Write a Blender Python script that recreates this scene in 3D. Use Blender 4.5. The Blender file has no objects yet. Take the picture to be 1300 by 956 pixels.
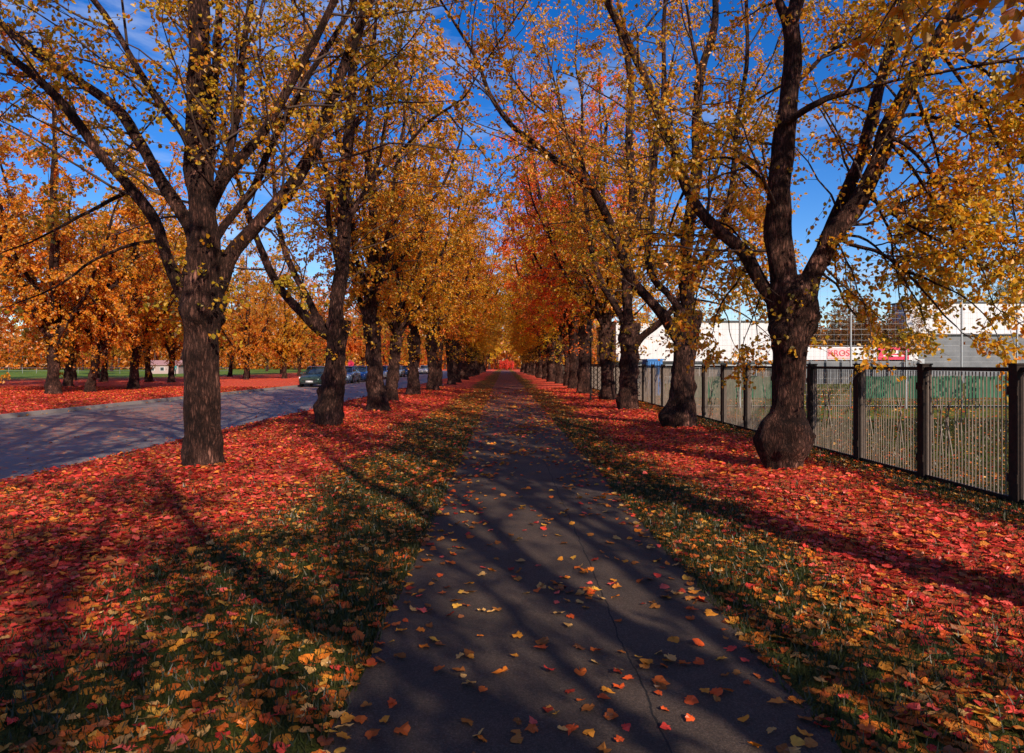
import bpy, math, random
import numpy as np
from mathutils import Vector, Matrix

# ------------------------------------------------------------------ camera, sky, sun, exposure
S = bpy.context.scene
COL = S.collection
F = 867.0            # focal length in pixels of the 1300 px wide photograph
VX, VY = 640.0, 463.0
EYE = 1.6
cd = bpy.data.cameras.new('camera')
cam = bpy.data.objects.new('camera', cd); COL.objects.link(cam)
cam.location = (0, 0, EYE); cam.rotation_euler = (math.radians(90), 0, 0)
cd.sensor_width = 36; cd.lens = 36 * F / 1300
cd.shift_x = (650 - VX) / 1300; cd.shift_y = -(478 - VY) / 1300
cd.clip_start = 0.05; cd.clip_end = 3000
S.camera = cam
SUN_DIR = Vector((0.42, -0.90, 0)).normalized()
ELEV = math.radians(30)
to_sun = Vector((SUN_DIR.x * math.cos(ELEV), SUN_DIR.y * math.cos(ELEV), math.sin(ELEV)))
sl = bpy.data.lights.new('sun', 'SUN'); sl.energy = 5.0; sl.angle = math.radians(0.55); sl.color = (1.0, 0.83, 0.66)
so = bpy.data.objects.new('sun', sl); COL.objects.link(so)
so.rotation_euler = to_sun.to_track_quat('Z', 'Y').to_euler(); so.location = (10, -20, 30)
W = bpy.data.worlds.new('World'); S.world = W; W.use_nodes = True
nt = W.node_tree; nt.nodes.clear()
sky = nt.nodes.new('ShaderNodeTexSky'); sky.sky_type = 'NISHITA'; sky.sun_disc = False
sky.sun_elevation = ELEV; sky.sun_rotation = math.atan2(SUN_DIR.x, SUN_DIR.y)
sky.air_density = 1.0; sky.dust_density = 0.25; sky.ozone_density = 3.5; sky.altitude = 300
hs = nt.nodes.new('ShaderNodeHueSaturation'); hs.inputs['Hue'].default_value = .515; hs.inputs['Saturation'].default_value = 1.38; hs.inputs['Value'].default_value = 1.75
tcw = nt.nodes.new('ShaderNodeTexCoord')
mpw = nt.nodes.new('ShaderNodeMapping'); mpw.inputs['Scale'].default_value = (1.6, 1.6, 5.5); mpw.inputs['Location'].default_value = (0.3, 0.1, 0.2)
nzw = nt.nodes.new('ShaderNodeTexNoise'); nzw.inputs['Scale'].default_value = 2.2; nzw.inputs['Detail'].default_value = 9; nzw.inputs['Roughness'].default_value = 0.62; nzw.inputs['Distortion'].default_value = 0.5
rw = nt.nodes.new('ShaderNodeValToRGB'); rw.color_ramp.elements[0].position = 0.50; rw.color_ramp.elements[1].position = 0.78
rw.color_ramp.elements[1].color = (0.6, 0.6, 0.6, 1); rw.color_ramp.elements[0].color = (0, 0, 0, 1)
mxw = nt.nodes.new('ShaderNodeMixRGB'); mxw.inputs['Color2'].default_value = (8.5, 9.4, 11.5, 1)
bg = nt.nodes.new('ShaderNodeBackground'); bg.inputs['Strength'].default_value = 0.075
wo = nt.nodes.new('ShaderNodeOutputWorld')
L = nt.links
L.new(sky.outputs[0], hs.inputs['Color']); L.new(hs.outputs[0], mxw.inputs['Color1'])
L.new(tcw.outputs['Generated'], mpw.inputs['Vector']); L.new(mpw.outputs[0], nzw.inputs['Vector'])
L.new(nzw.outputs['Fac'], rw.inputs['Fac']); L.new(rw.outputs[0], mxw.inputs['Fac'])
L.new(mxw.outputs[0], bg.inputs['Color']); L.new(bg.outputs[0], wo.inputs['Surface'])
vs = S.view_settings; vs.view_transform = 'Standard'; vs.look = 'None'; vs.gamma = 1; vs.use_curve_mapping = False
vs.exposure = 0.22

# ------------------------------------------------------------------ helpers
def P(px, py, Y):                       # a point seen at a photo pixel, Y metres away
    return np.array([(px - VX) / F * Y, Y, EYE - (py - VY) / F * Y])

def nrm(v):
    v = np.asarray(v, float); return v / (np.linalg.norm(v, axis=-1, keepdims=True) + 1e-9)

class MB:
    def __init__(s): s.v = []; s.q = []; s.t = []; s.qm = []; s.tm = []; s.n = 0; s.ng = []; s.qs = []
    def addq(s, v, q, m=0, smooth=True):
        v = np.asarray(v, float).reshape(-1, 3); q = np.asarray(q, int).reshape(-1, 4)
        s.v.append(v); s.q.append(q + s.n); s.qm.append(np.full(len(q), m)); s.qs.append(np.full(len(q), smooth)); s.n += len(v)
    def addt(s, v, t, m=0):
        v = np.asarray(v, float).reshape(-1, 3); t = np.asarray(t, int).reshape(-1, 3)
        s.v.append(v); s.t.append(t + s.n); s.tm.append(np.full(len(t), m)); s.n += len(v)
    def box(s, c, d, m=0, R=None):
        c = np.asarray(c, float); d = np.asarray(d, float) / 2
        v = np.array([[x, y, z] for x in (-1, 1) for y in (-1, 1) for z in (-1, 1)]) * d
        if R is not None: v = v @ np.asarray(R).T
        s.addq(v + c, [[0, 1, 3, 2], [4, 6, 7, 5], [0, 4, 5, 1], [2, 3, 7, 6], [0, 2, 6, 4], [1, 5, 7, 3]], m, False)
    def tube(s, pts, rad, sides=6, m=0, caps=True, disp=None):
        pts = np.asarray(pts, float); n = len(pts); rad = np.broadcast_to(np.asarray(rad, float), (n,))
        T = nrm(np.gradient(pts, axis=0))
        ref = np.array([1., 0, 0]) if abs(T[0][0]) < .8 else np.array([0, 1., 0])
        A = np.zeros((n, 3)); a = ref
        for i in range(n):
            a = a - T[i] * a.dot(T[i]); a = a / (np.linalg.norm(a) + 1e-9); A[i] = a
        B = np.cross(T, A)
        th = np.linspace(0, 2 * np.pi, sides, endpoint=False)
        r = rad[:, None] * np.ones((1, sides))
        if disp is not None: r = r * disp(pts, th)
        V = pts[:, None, :] + r[..., None] * (A[:, None, :] * np.cos(th)[None, :, None] + B[:, None, :] * np.sin(th)[None, :, None])
        i = np.arange(n - 1)[:, None] * sides; j = np.arange(sides)[None, :]; j2 = (j + 1) % sides
        q = np.stack([i + j, i + j2, i + sides + j2, i + sides + j], -1).reshape(-1, 4)
        base = s.n
        s.addq(V.reshape(-1, 3), q, m)
        if caps and sides >= 4:
            for k in (0, n - 1):
                idx = base + k * sides
                c = pts[k]
                vv = np.vstack([V[k], c[None]])
                tt = [[j_, (j_ + 1) % sides, sides] for j_ in range(sides)]
                s.addt(vv, tt, m)
    def build(s, name, mats, parent=None, attr=None, merge=False):
        me = bpy.data.meshes.new(name)
        V = np.vstack(s.v)
        Q = np.vstack(s.q) if s.q else np.zeros((0, 4), int)
        T = np.vstack(s.t) if s.t else np.zeros((0, 3), int)
        me.vertices.add(len(V)); me.vertices.foreach_set('co', V.ravel().astype(np.float32))
        me.loops.add(len(Q) * 4 + len(T) * 3)
        me.loops.foreach_set('vertex_index', np.concatenate([Q.ravel(), T.ravel()]).astype(np.int32))
        me.polygons.add(len(Q) + len(T))
        ls = np.concatenate([np.arange(len(Q)) * 4, len(Q) * 4 + np.arange(len(T)) * 3]).astype(np.int32)
        me.polygons.foreach_set('loop_start', ls)
        mi = np.concatenate(s.qm + s.tm).astype(np.int32)
        sm = np.concatenate(s.qs + [np.zeros(len(T), bool)]) if s.q else np.zeros(len(T), bool)
        me.polygons.foreach_set('material_index', mi)
        me.polygons.foreach_set('use_smooth', sm.astype(bool))
        if attr is not None:
            for nme, arr in attr.items():
                if arr.ndim == 2:
                    at = me.attributes.new(nme, 'FLOAT_COLOR', 'POINT')
                    at.data.foreach_set('color', np.hstack([arr, np.ones((len(arr), 1))]).ravel().astype(np.float32))
                else:
                    at = me.attributes.new(nme, 'FLOAT', 'POINT'); at.data.foreach_set('value', arr.astype(np.float32))
        me.update(calc_edges=True); me.validate()
        for m in (mats if isinstance(mats, (list, tuple)) else [mats]): me.materials.append(m)
        o = bpy.data.objects.new(name, me); COL.objects.link(o)
        if parent is not None: o.parent = parent
        return o

def empty(name, loc, rz=0, label=None, cat=None, group=None):
    o = bpy.data.objects.new(name, None); COL.objects.link(o); o.location = loc; o.rotation_euler = (0, 0, rz); o.empty_display_size = .3
    return tag(o, label, cat, group)
def tag(o, label=None, cat=None, group=None, kind=None):
    if label: o['label'] = label
    if cat: o['category'] = cat
    if group: o['group'] = group
    if kind: o['kind'] = kind
    return o
def dup(o, parent=None):
    c = o.copy(); COL.objects.link(c); c.parent = parent
    for ch in [x for x in KIDS.get(o.name, [])]:
        k = dup(ch, c); KIDS.setdefault(c.name, []).append(k)
    return c
KIDS = {}
def kid(o, p): KIDS.setdefault(p.name, []).append(o); return o

# ------------------------------------------------------------------ materials
def mat(name, base=(.5, .5, .5), rough=.7, metal=0, spec=.5):
    m = bpy.data.materials.new(name); m.use_nodes = True
    b = m.node_tree.nodes['Principled BSDF']
    b.inputs['Base Color'].default_value = (*base, 1); b.inputs['Roughness'].default_value = rough
    b.inputs['Metallic'].default_value = metal; b.inputs['Specular IOR Level'].default_value = spec
    return m
def N(m, t, **k):
    n = m.node_tree.nodes.new(t)
    for a, b in k.items(): setattr(n, a, b)
    return n
def ramp(m, stops, interp='LINEAR'):
    r = N(m, 'ShaderNodeValToRGB'); cr = r.color_ramp; cr.interpolation = interp
    while len(cr.elements) < len(stops): cr.elements.new(.5)
    for e, (p, c) in zip(cr.elements, stops): e.position = p; e.color = (*c, 1)
    return r
def noise(m, scale, detail=5, rough=.6, vec=None):
    n = N(m, 'ShaderNodeTexNoise'); n.inputs['Scale'].default_value = scale; n.inputs['Detail'].default_value = detail; n.inputs['Roughness'].default_value = rough
    if vec is not None: m.node_tree.links.new(vec, n.inputs['Vector'])
    return n
def objvec(m, scale=(1, 1, 1), kind='Object'):
    tc = N(m, 'ShaderNodeTexCoord'); mp = N(m, 'ShaderNodeMapping'); mp.inputs['Scale'].default_value = scale
    m.node_tree.links.new(tc.outputs[kind], mp.inputs['Vector']); return mp.outputs[0]
def mixc(m, a, b, fac, mode='MIX'):
    x = N(m, 'ShaderNodeMixRGB', blend_type=mode); lk = m.node_tree.links.new
    for s_, v in (('Color1', a), ('Color2', b), ('Fac', fac)):
        if hasattr(v, 'links'): lk(v, x.inputs[s_])
        elif isinstance(v, (int, float)): x.inputs[s_].default_value = v
        else: x.inputs[s_].default_value = (*v, 1)
    return x.outputs[0]
def bump(m, h, strength=.5, dist=.02):
    b = N(m, 'ShaderNodeBump'); b.inputs['Strength'].default_value = strength; b.inputs['Distance'].default_value = dist
    m.node_tree.links.new(h, b.inputs['Height']); m.node_tree.links.new(b.outputs[0], m.node_tree.nodes['Principled BSDF'].inputs['Normal'])
def setc(m, out): m.node_tree.links.new(out, m.node_tree.nodes['Principled BSDF'].inputs['Base Color'])
def mth(m, op, a, b=None):
    x = N(m, 'ShaderNodeMath', operation=op); lk = m.node_tree.links.new
    for i, v in enumerate((a, b)):
        if v is None: continue
        if hasattr(v, 'links'): lk(v, x.inputs[i])
        else: x.inputs[i].default_value = v
    return x.outputs[0]

def bark_mat(name, c1, c2, c3):
    m = mat(name, rough=.92, spec=.2)
    v = objvec(m, (1, 1, .2))
    vo = N(m, 'ShaderNodeTexVoronoi', feature='DISTANCE_TO_EDGE'); vo.inputs['Scale'].default_value = 24
    n0 = noise(m, 9, 6, .7, v)
    vm = N(m, 'ShaderNodeVectorMath', operation='MULTIPLY_ADD'); vm.inputs[1].default_value = (.16, .16, .10)
    m.node_tree.links.new(n0.outputs['Color'], vm.inputs[0]); m.node_tree.links.new(v, vm.inputs[2])
    m.node_tree.links.new(vm.outputs[0], vo.inputs['Vector'])
    n1 = noise(m, 2.3, 5, .6, objvec(m, (1, 1, .8)))
    n2 = noise(m, 40, 4, .7, v)
    r = ramp(m, [(.25, c1), (.5, c2), (.72, c3)])
    m.node_tree.links.new(n1.outputs['Fac'], r.inputs['Fac'])
    rr = ramp(m, [(0.0, (.12, .1, .1)), (.1, (.45, .43, .42)), (.24, (1.15, 1.1, 1.08)), (.45, (1.5, 1.45, 1.4))]); m.node_tree.links.new(vo.outputs['Distance'], rr.inputs['Fac'])
    c = mixc(m, r.outputs[0], rr.outputs[0], .85, 'MULTIPLY')
    setc(m, c)
    n3 = noise(m, 7, 4, .6, objvec(m, (1, 1, .7))); r3 = ramp(m, [(.42, (.55, .5, .5)), (.5, (1, 1, 1)), (.62, (1.5, 1.4, 1.4))]); m.node_tree.links.new(n3.outputs['Fac'], r3.inputs['Fac'])
    c = mixc(m, c, r3.outputs[0], .8, 'MULTIPLY'); setc(m, c)
    h = mth(m, 'ADD', mth(m, 'MULTIPLY', n2.outputs['Fac'], .25), mth(m, 'MINIMUM', mth(m, 'MULTIPLY', vo.outputs['Distance'], 2.6), .8))
    bump(m, h, 1.0, .035)
    return m
BARK = bark_mat('bark', (.022, .0095, .007), (.07, .033, .024), (.21, .105, .077))
TWIG = mat('twig_bark', (.06, .035, .025), .9)

def leaf_mat(name, stops, transl=.55):
    m = bpy.data.materials.new(name); m.use_nodes = True; t = m.node_tree; t.nodes.clear()
    g = N(m, 'ShaderNodeNewGeometry'); r = ramp(m, stops)
    oi = N(m, 'ShaderNodeObjectInfo')
    nz = noise(m, .55, 3, .5, objvec(m, (1, 1, 1)))
    f = mth(m, 'ADD', mth(m, 'MULTIPLY', g.outputs['Random Per Island'], .62), mth(m, 'MULTIPLY', mth(m, 'SUBTRACT', nz.outputs['Fac'], .3), .95))
    t.links.new(f, r.inputs['Fac'])
    c = mixc(m, r.outputs[0], oi.outputs['Color'], 1.0, 'MULTIPLY')
    d = N(m, 'ShaderNodeBsdfDiffuse'); tr = N(m, 'ShaderNodeBsdfTranslucent'); gl = N(m, 'ShaderNodeBsdfGlossy'); gl.inputs['Roughness'].default_value = .45
    mx = N(m, 'ShaderNodeMixShader'); mx.inputs[0].default_value = transl
    m2 = N(m, 'ShaderNodeMixShader'); m2.inputs[0].default_value = .04
    out = N(m, 'ShaderNodeOutputMaterial')
    t.links.new(c, d.inputs['Color']); t.links.new(c, tr.inputs['Color'])
    t.links.new(d.outputs[0], mx.inputs[1]); t.links.new(tr.outputs[0], mx.inputs[2])
    t.links.new(mx.outputs[0], m2.inputs[1]); t.links.new(gl.outputs[0], m2.inputs[2]); t.links.new(m2.outputs[0], out.inputs['Surface'])
    return m
LEAF = leaf_mat('autumn_leaves', [(.10, (.22, .18, .02)), (.28, (.48, .33, .02)), (.46, (.82, .49, .025)), (.62, (.88, .42, .02)), (.8, (.84, .30, .015)), (.95, (.55, .09, .02))])

def attr_leaf(name, transl=.2):
    m = bpy.data.materials.new(name); m.use_nodes = True; t = m.node_tree; t.nodes.clear()
    a = N(m, 'ShaderNodeAttribute', attribute_name='tint')
    d = N(m, 'ShaderNodeBsdfDiffuse'); tr = N(m, 'ShaderNodeBsdfTranslucent'); mx = N(m, 'ShaderNodeMixShader'); mx.inputs[0].default_value = transl
    gl = N(m, 'ShaderNodeBsdfGlossy'); gl.inputs['Roughness'].default_value = .4; m2 = N(m, 'ShaderNodeMixShader'); m2.inputs[0].default_value = .035
    out = N(m, 'ShaderNodeOutputMaterial')
    t.links.new(a.outputs['Color'], d.inputs['Color']); t.links.new(a.outputs['Color'], tr.inputs['Color'])
    t.links.new(d.outputs[0], mx.inputs[1]); t.links.new(tr.outputs[0], mx.inputs[2])
    t.links.new(mx.outputs[0], m2.inputs[1]); t.links.new(gl.outputs[0], m2.inputs[2]); t.links.new(m2.outputs[0], out.inputs['Surface'])
    return m
FALLEN = attr_leaf('fallen_leaf', .18)
GRASSM = attr_leaf('grass_blade', .3)

# ------------------------------------------------------------------ ground shape
_r = np.random.default_rng(5)
_W = [(_r.uniform(.25, 1.6), _r.uniform(0, 6.28), _r.uniform(0, 6.28), _r.uniform(.4, 1)) for _ in range(9)]
def wob(x, y, k=1.0, ph=0):
    s = 0
    for f_, a, p, w in _W: s = s + w * np.sin(k * f_ * (x * math.cos(a) + y * math.sin(a)) + p + ph) / len(_W)
    return s * 1.6
def sstep(a, b, x):
    t = np.clip((x - a) / (b - a), 0, 1); return t * t * (3 - 2 * t)
PX0, PX1 = -.74, 1.40          # asphalt path
RX0, RX1 = -14.9, -6.85        # road
LX, RX = -4.45, 4.3            # tree rows
def gh(x, y):
    x = np.asarray(x, float); y = np.asarray(y, float)
    m = sstep(.15, 1.2, np.maximum(PX0 - x, x - PX1)) * sstep(.1, .8, np.maximum(RX0 - x, x - RX1))
    h = .035 * wob(x, y) * m * sstep(300, 60, np.abs(y) + np.abs(x))
    h = h + .07 * np.exp(-((x - LX) / 1.2) ** 2) + .07 * np.exp(-((x - RX) / 1.0) ** 2)
    return h + .10 * sstep(-15.0, -15.02, x)
def litter(x, y):
    w = .75 * wob(x, y, 1.2, 1.3) + .35 * wob(x, y, 4, 2) + .15 * wob(x, y, 13, 2)
    xl = x + w
    near = sstep(2.6, 4.6, y + .9 * w)
    a = sstep(-2.0, -2.9, xl) * sstep(-7.6, -6.9, x) * np.where(x < -1, np.maximum(near, .75 * sstep(-2.2, -3.4, x)), 1)
    b = sstep(2.1, 3.0, x + w) * sstep(5.4, 4.6, x + .5 * w) * np.maximum(sstep(3.2, 5.2, y + w), .35)
    c = sstep(-15.0, -15.3, x) * sstep(-40, -31, x + 3 * w - .0 * y) * sstep(330, 120, y)
    d = sstep(-15., -16, x) * sstep(95, 60, y) * sstep(-60, -40, x)
    return np.clip(a + b + np.maximum(c, .55 * d), 0, 1)

def axis(vals):
    out = []
    for a, b, st in vals: out += list(np.arange(a, b, st))
    return np.array(out + [vals[-1][1]])
gx = np.unique(np.round(np.concatenate([axis([(-900, -100, 80), (-100, -30, 5), (-30, -15.2, .8)]), [-15.03, -15.0], axis([(-14.9, -6.9, .8), (-6.8, 7, .12), (7, 20, .6), (20, 100, 5), (100, 900, 80)])]), 3))
gy = axis([(-60, -4, 4), (-4, 22, .16), (22, 60, .6), (60, 200, 4), (200, 1500, 60)])
X, Y = np.meshgrid(gx, gy, indexing='ij'); Z = gh(X, Y)
inroad = (X > RX0 - .09) & (X < RX1 + .03); inpath = (X > PX0 + .05) & (X < PX1 - .05)
Z = np.where(inroad | inpath, Z - .012, Z)
g = MB(); nx, ny = X.shape; I = np.arange((nx) * ny).reshape(nx, ny)
q = np.stack([I[:-1, :-1], I[1:, :-1], I[1:, 1:], I[:-1, 1:]], -1).reshape(-1, 4)
g.addq(np.stack([X, Y, Z], -1).reshape(-1, 3), q)
GM = mat('ground_leaf_litter_and_grass', rough=.95, spec=.15)
def litter_color(m, vec, scale):
    vo = N(m, 'ShaderNodeTexVoronoi', feature='F1'); vo.inputs['Scale'].default_value = scale; vo.inputs['Randomness'].default_value = 1
    m.node_tree.links.new(vec, vo.inputs['Vector'])
    sp = N(m, 'ShaderNodeSeparateColor'); m.node_tree.links.new(vo.outputs['Color'], sp.inputs[0])
    r = ramp(m, [(0, (.20, .022, .012)), (.2, (.55, .04, .03)), (.42, (.82, .075, .05)), (.62, (.75, .13, .03)), (.78, (.9, .14, .09)), (.93, (.34, .07, .02)), (1, (.8, .32, .05))])
    m.node_tree.links.new(sp.outputs[0], r.inputs['Fac'])
    return r.outputs[0], sp.outputs[1], vo.outputs['Distance']
wv = objvec(GM)
lc, lv, ld = litter_color(GM, wv, 15)
gn = noise(GM, 60, 4, .7, wv); gr = ramp(GM, [(.3, (.018, .022, .008)), (.55, (.06, .072, .016)), (.75, (.15, .12, .03))]); GM.node_tree.links.new(gn.outputs['Fac'], gr.inputs['Fac'])
gn2 = noise(GM, .35, 4, .6, wv); gr2 = ramp(GM, [(.35, (.7, .8, .6)), (.65, (1.4, 1.3, .9))]); GM.node_tree.links.new(gn2.outputs['Fac'], gr2.inputs['Fac'])
grass_c = mixc(GM, gr.outputs[0], gr2.outputs[0], 1.0, 'MULTIPLY')
# lawn beyond the park trees and inside the sports ground is a lighter green
al = N(GM, 'ShaderNodeAttribute', attribute_name='lawn')
grass_c = mixc(GM, grass_c, mixc(GM, (.13, .20, .03), gr2.outputs[0], 1.0, 'MULTIPLY'), mth(GM, 'MULTIPLY', al.outputs['Fac'], .85))
# single yellow and orange leaves on the grass
vo2 = N(GM, 'ShaderNodeTexVoronoi', feature='F1'); vo2.inputs['Scale'].default_value = 11; GM.node_tree.links.new(wv, vo2.inputs['Vector'])
s2 = N(GM, 'ShaderNodeSeparateColor'); GM.node_tree.links.new(vo2.outputs['Color'], s2.inputs[0])
yr = ramp(GM, [(0, (.72, .30, .03)), (.5, (.7, .15, .02)), (1, (.4, .15, .03))]); GM.node_tree.links.new(s2.outputs[1], yr.inputs['Fac'])
on = mth(GM, 'MULTIPLY', mth(GM, 'LESS_THAN', vo2.outputs['Distance'], .5), mth(GM, 'GREATER_THAN', s2.outputs[0], .28))
grass_c = mixc(GM, grass_c, yr.outputs[0], mth(GM, 'MULTIPLY', on, mth(GM, 'GREATER_THAN', s2.outputs[0], mth(GM, 'MULTIPLY', al.outputs['Fac'], 1.75))))
at = N(GM, 'ShaderNodeAttribute', attribute_name='litter')
mn = noise(GM, 7, 6, .75, wv)
mask = mth(GM, 'GREATER_THAN', mth(GM, 'ADD', mth(GM, 'MULTIPLY', at.outputs['Fac'], 1.5), mth(GM, 'MULTIPLY', mth(GM, 'ADD', lv, mn.outputs['Fac']), .8)), 1.25)
setc(GM, mixc(GM, grass_c, lc, mask))
bump(GM, mth(GM, 'ADD', mth(GM, 'MULTIPLY', lv, .6), gn.outputs['Fac']), .8, .03)
lawn = np.clip(sstep(-36, -44, X) * sstep(60, 80, Y) + sstep(6.6, 8, X) * .5 + sstep(-20, -50, X) * sstep(150, 220, Y), 0, 1)
tag(g.build('ground', GM, attr={'litter': litter(X, Y).ravel(), 'lawn': lawn.ravel()}), kind='structure')

# path and road
def strip(name, x0, x1, y0, y1, z, m, nxs=10, edge=.07, st=.25):
    ys = np.concatenate([np.arange(y0, 40, st), np.arange(40, y1, 5), [y1]])
    b = MB(); xs = np.linspace(0, 1, nxs + 1)
    lo = x0 + edge * wob(ys * 0, ys, 6, .5) + edge * .5 * wob(ys * 0, ys, 23, 1); hi = x1 + edge * wob(ys * 0 + 7, ys, 6, 2.5) + edge * .5 * wob(ys * 0, ys, 21, 4)
    XX = lo[:, None] * (1 - xs) + hi[:, None] * xs; YY = ys[:, None] + 0 * xs
    i = np.arange(len(ys) * (nxs + 1)).reshape(len(ys), nxs + 1)
    q = np.stack([i[:-1, :-1], i[:-1, 1:], i[1:, 1:], i[1:, :-1]], -1).reshape(-1, 4)
    b.addq(np.stack([XX, YY, z + 0 * XX], -1).reshape(-1, 3), q)
    return tag(b.build(name, m), kind='structure')
AS = mat('path_asphalt', rough=.8, spec=.35)
v = objvec(AS); n1 = noise(AS, 110, 5, .85, v); n2 = noise(AS, 1.3, 5, .65, v)
r1 = ramp(AS, [(.32, (.026, .018, .013)), (.5, (.072, .052, .038)), (.7, (.19, .14, .105))]); AS.node_tree.links.new(n1.outputs['Fac'], r1.inputs['Fac'])
r2 = ramp(AS, [(.3, (.6, .6, .62)), (.7, (1.15, 1.1, 1.1))]); AS.node_tree.links.new(n2.outputs['Fac'], r2.inputs['Fac'])
c = mixc(AS, r1.outputs[0], r2.outputs[0], 1, 'MULTIPLY')
wv2 = objvec(AS, (1, .06, 1)); wn = noise(AS, 3, 4, .6, v)
sx = N(AS, 'ShaderNodeSeparateXYZ'); AS.node_tree.links.new(v, sx.inputs[0])
wob_ = mth(AS, 'MULTIPLY', mth(AS, 'SUBTRACT', noise(AS, .7, 5, .7, v).outputs['Fac'], .5), .16)
cr = mth(AS, 'LESS_THAN', mth(AS, 'ABSOLUTE', mth(AS, 'SUBTRACT', mth(AS, 'ADD', sx.outputs[0], wob_), .68)), .005)
c = mixc(AS, c, (.012, .011, .011), cr)
# far stretches carry trodden leaves in the seams
vo3 = N(AS, 'ShaderNodeTexVoronoi', feature='F1'); vo3.inputs['Scale'].default_value = 12; AS.node_tree.links.new(v, vo3.inputs['Vector'])
s3 = N(AS, 'ShaderNodeSeparateColor'); AS.node_tree.links.new(vo3.outputs['Color'], s3.inputs[0])
far = N(AS, 'ShaderNodeMapRange'); far.inputs['From Min'].default_value = 8; far.inputs['From Max'].default_value = 30; far.inputs['To Min'].default_value = 0; far.inputs['To Max'].default_value = .5
AS.node_tree.links.new(sx.outputs[1], far.inputs['Value'])
cl = noise(AS, .9, 5, .7, v)
onl = mth(AS, 'LESS_THAN', mth(AS, 'ADD', s3.outputs[0], mth(AS, 'MULTIPLY', cl.outputs['Fac'], .7)), mth(AS, 'ADD', far.outputs[0], .22))
lr = ramp(AS, [(0, (.6, .12, .03)), (.5, (.5, .06, .03)), (1, (.5, .22, .04))]); AS.node_tree.links.new(s3.outputs[1], lr.inputs['Fac'])
setc(AS, mixc(AS, c, lr.outputs[0], onl)); bump(AS, n1.outputs['Fac'], .9, .01)
strip('path', PX0, PX1, -30, 420, .004, AS)

RD = mat('road_asphalt', rough=.62, spec=.5)
v = objvec(RD); n1 = noise(RD, 150, 3, .8, v); n2 = noise(RD, 1, 6, .7, objvec(RD, (1.2, .12, 1)))
r1 = ramp(RD, [(.3, (.11, .095, .088)), (.7, (.27, .235, .215))]); RD.node_tree.links.new(n1.outputs['Fac'], r1.inputs['Fac'])
r2 = ramp(RD, [(.35, (.65, .65, .7)), (.62, (1.2, 1.17, 1.15))]); RD.node_tree.links.new(n2.outputs['Fac'], r2.inputs['Fac'])
c = mixc(RD, r1.outputs[0], r2.outputs[0], 1, 'MULTIPLY')
vo3 = N(RD, 'ShaderNodeTexVoronoi', feature='F1'); vo3.inputs['Scale'].default_value = 12; RD.node_tree.links.new(v, vo3.inputs['Vector'])
s3 = N(RD, 'ShaderNodeSeparateColor'); RD.node_tree.links.new(vo3.outputs['Color'], s3.inputs[0])
sx = N(RD, 'ShaderNodeSeparateXYZ'); RD.node_tree.links.new(v, sx.inputs[0])
cl = noise(RD, .5, 6, .75, objvec(RD, (1.2, .35, 1)))
mid = mth(RD, 'MULTIPLY', mth(RD, 'ABSOLUTE', mth(RD, 'ADD', sx.outputs[0], 11.0)), .10)   # leaves gather along the crown of the road
onl = mth(RD, 'LESS_THAN', mth(RD, 'ADD', mth(RD, 'ADD', s3.outputs[0], mid), mth(RD, 'MULTIPLY', cl.outputs['Fac'], 1.3)), 1.08)
lr = ramp(RD, [(0, (.40, .18, .09)), (.5, (.5, .13, .08)), (1, (.5, .27, .10))]); RD.node_tree.links.new(s3.outputs[1], lr.inputs['Fac'])
seam = mth(RD, 'LESS_THAN', mth(RD, 'ABSOLUTE', mth(RD, 'ADD', sx.outputs[0], 12.45)), .03)
c = mixc(RD, c, (.04, .04, .045), seam)
setc(RD, mixc(RD, c, lr.outputs[0], onl)); bump(RD, n1.outputs['Fac'], .4, .006)
strip('road', RX0, RX1, -40, 420, .0, RD, 12, .03)
KM = mat('kerb_granite', (.28, .25, .24), .85)
kb = MB()
for i in range(90):
    y0 = -10 + i * 2.0
    kb.box((RX0 - .06, y0 + 1, .04), (.12, 1.985, .16), 0)
tag(kb.build('kerb', KM), kind='structure')

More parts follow.
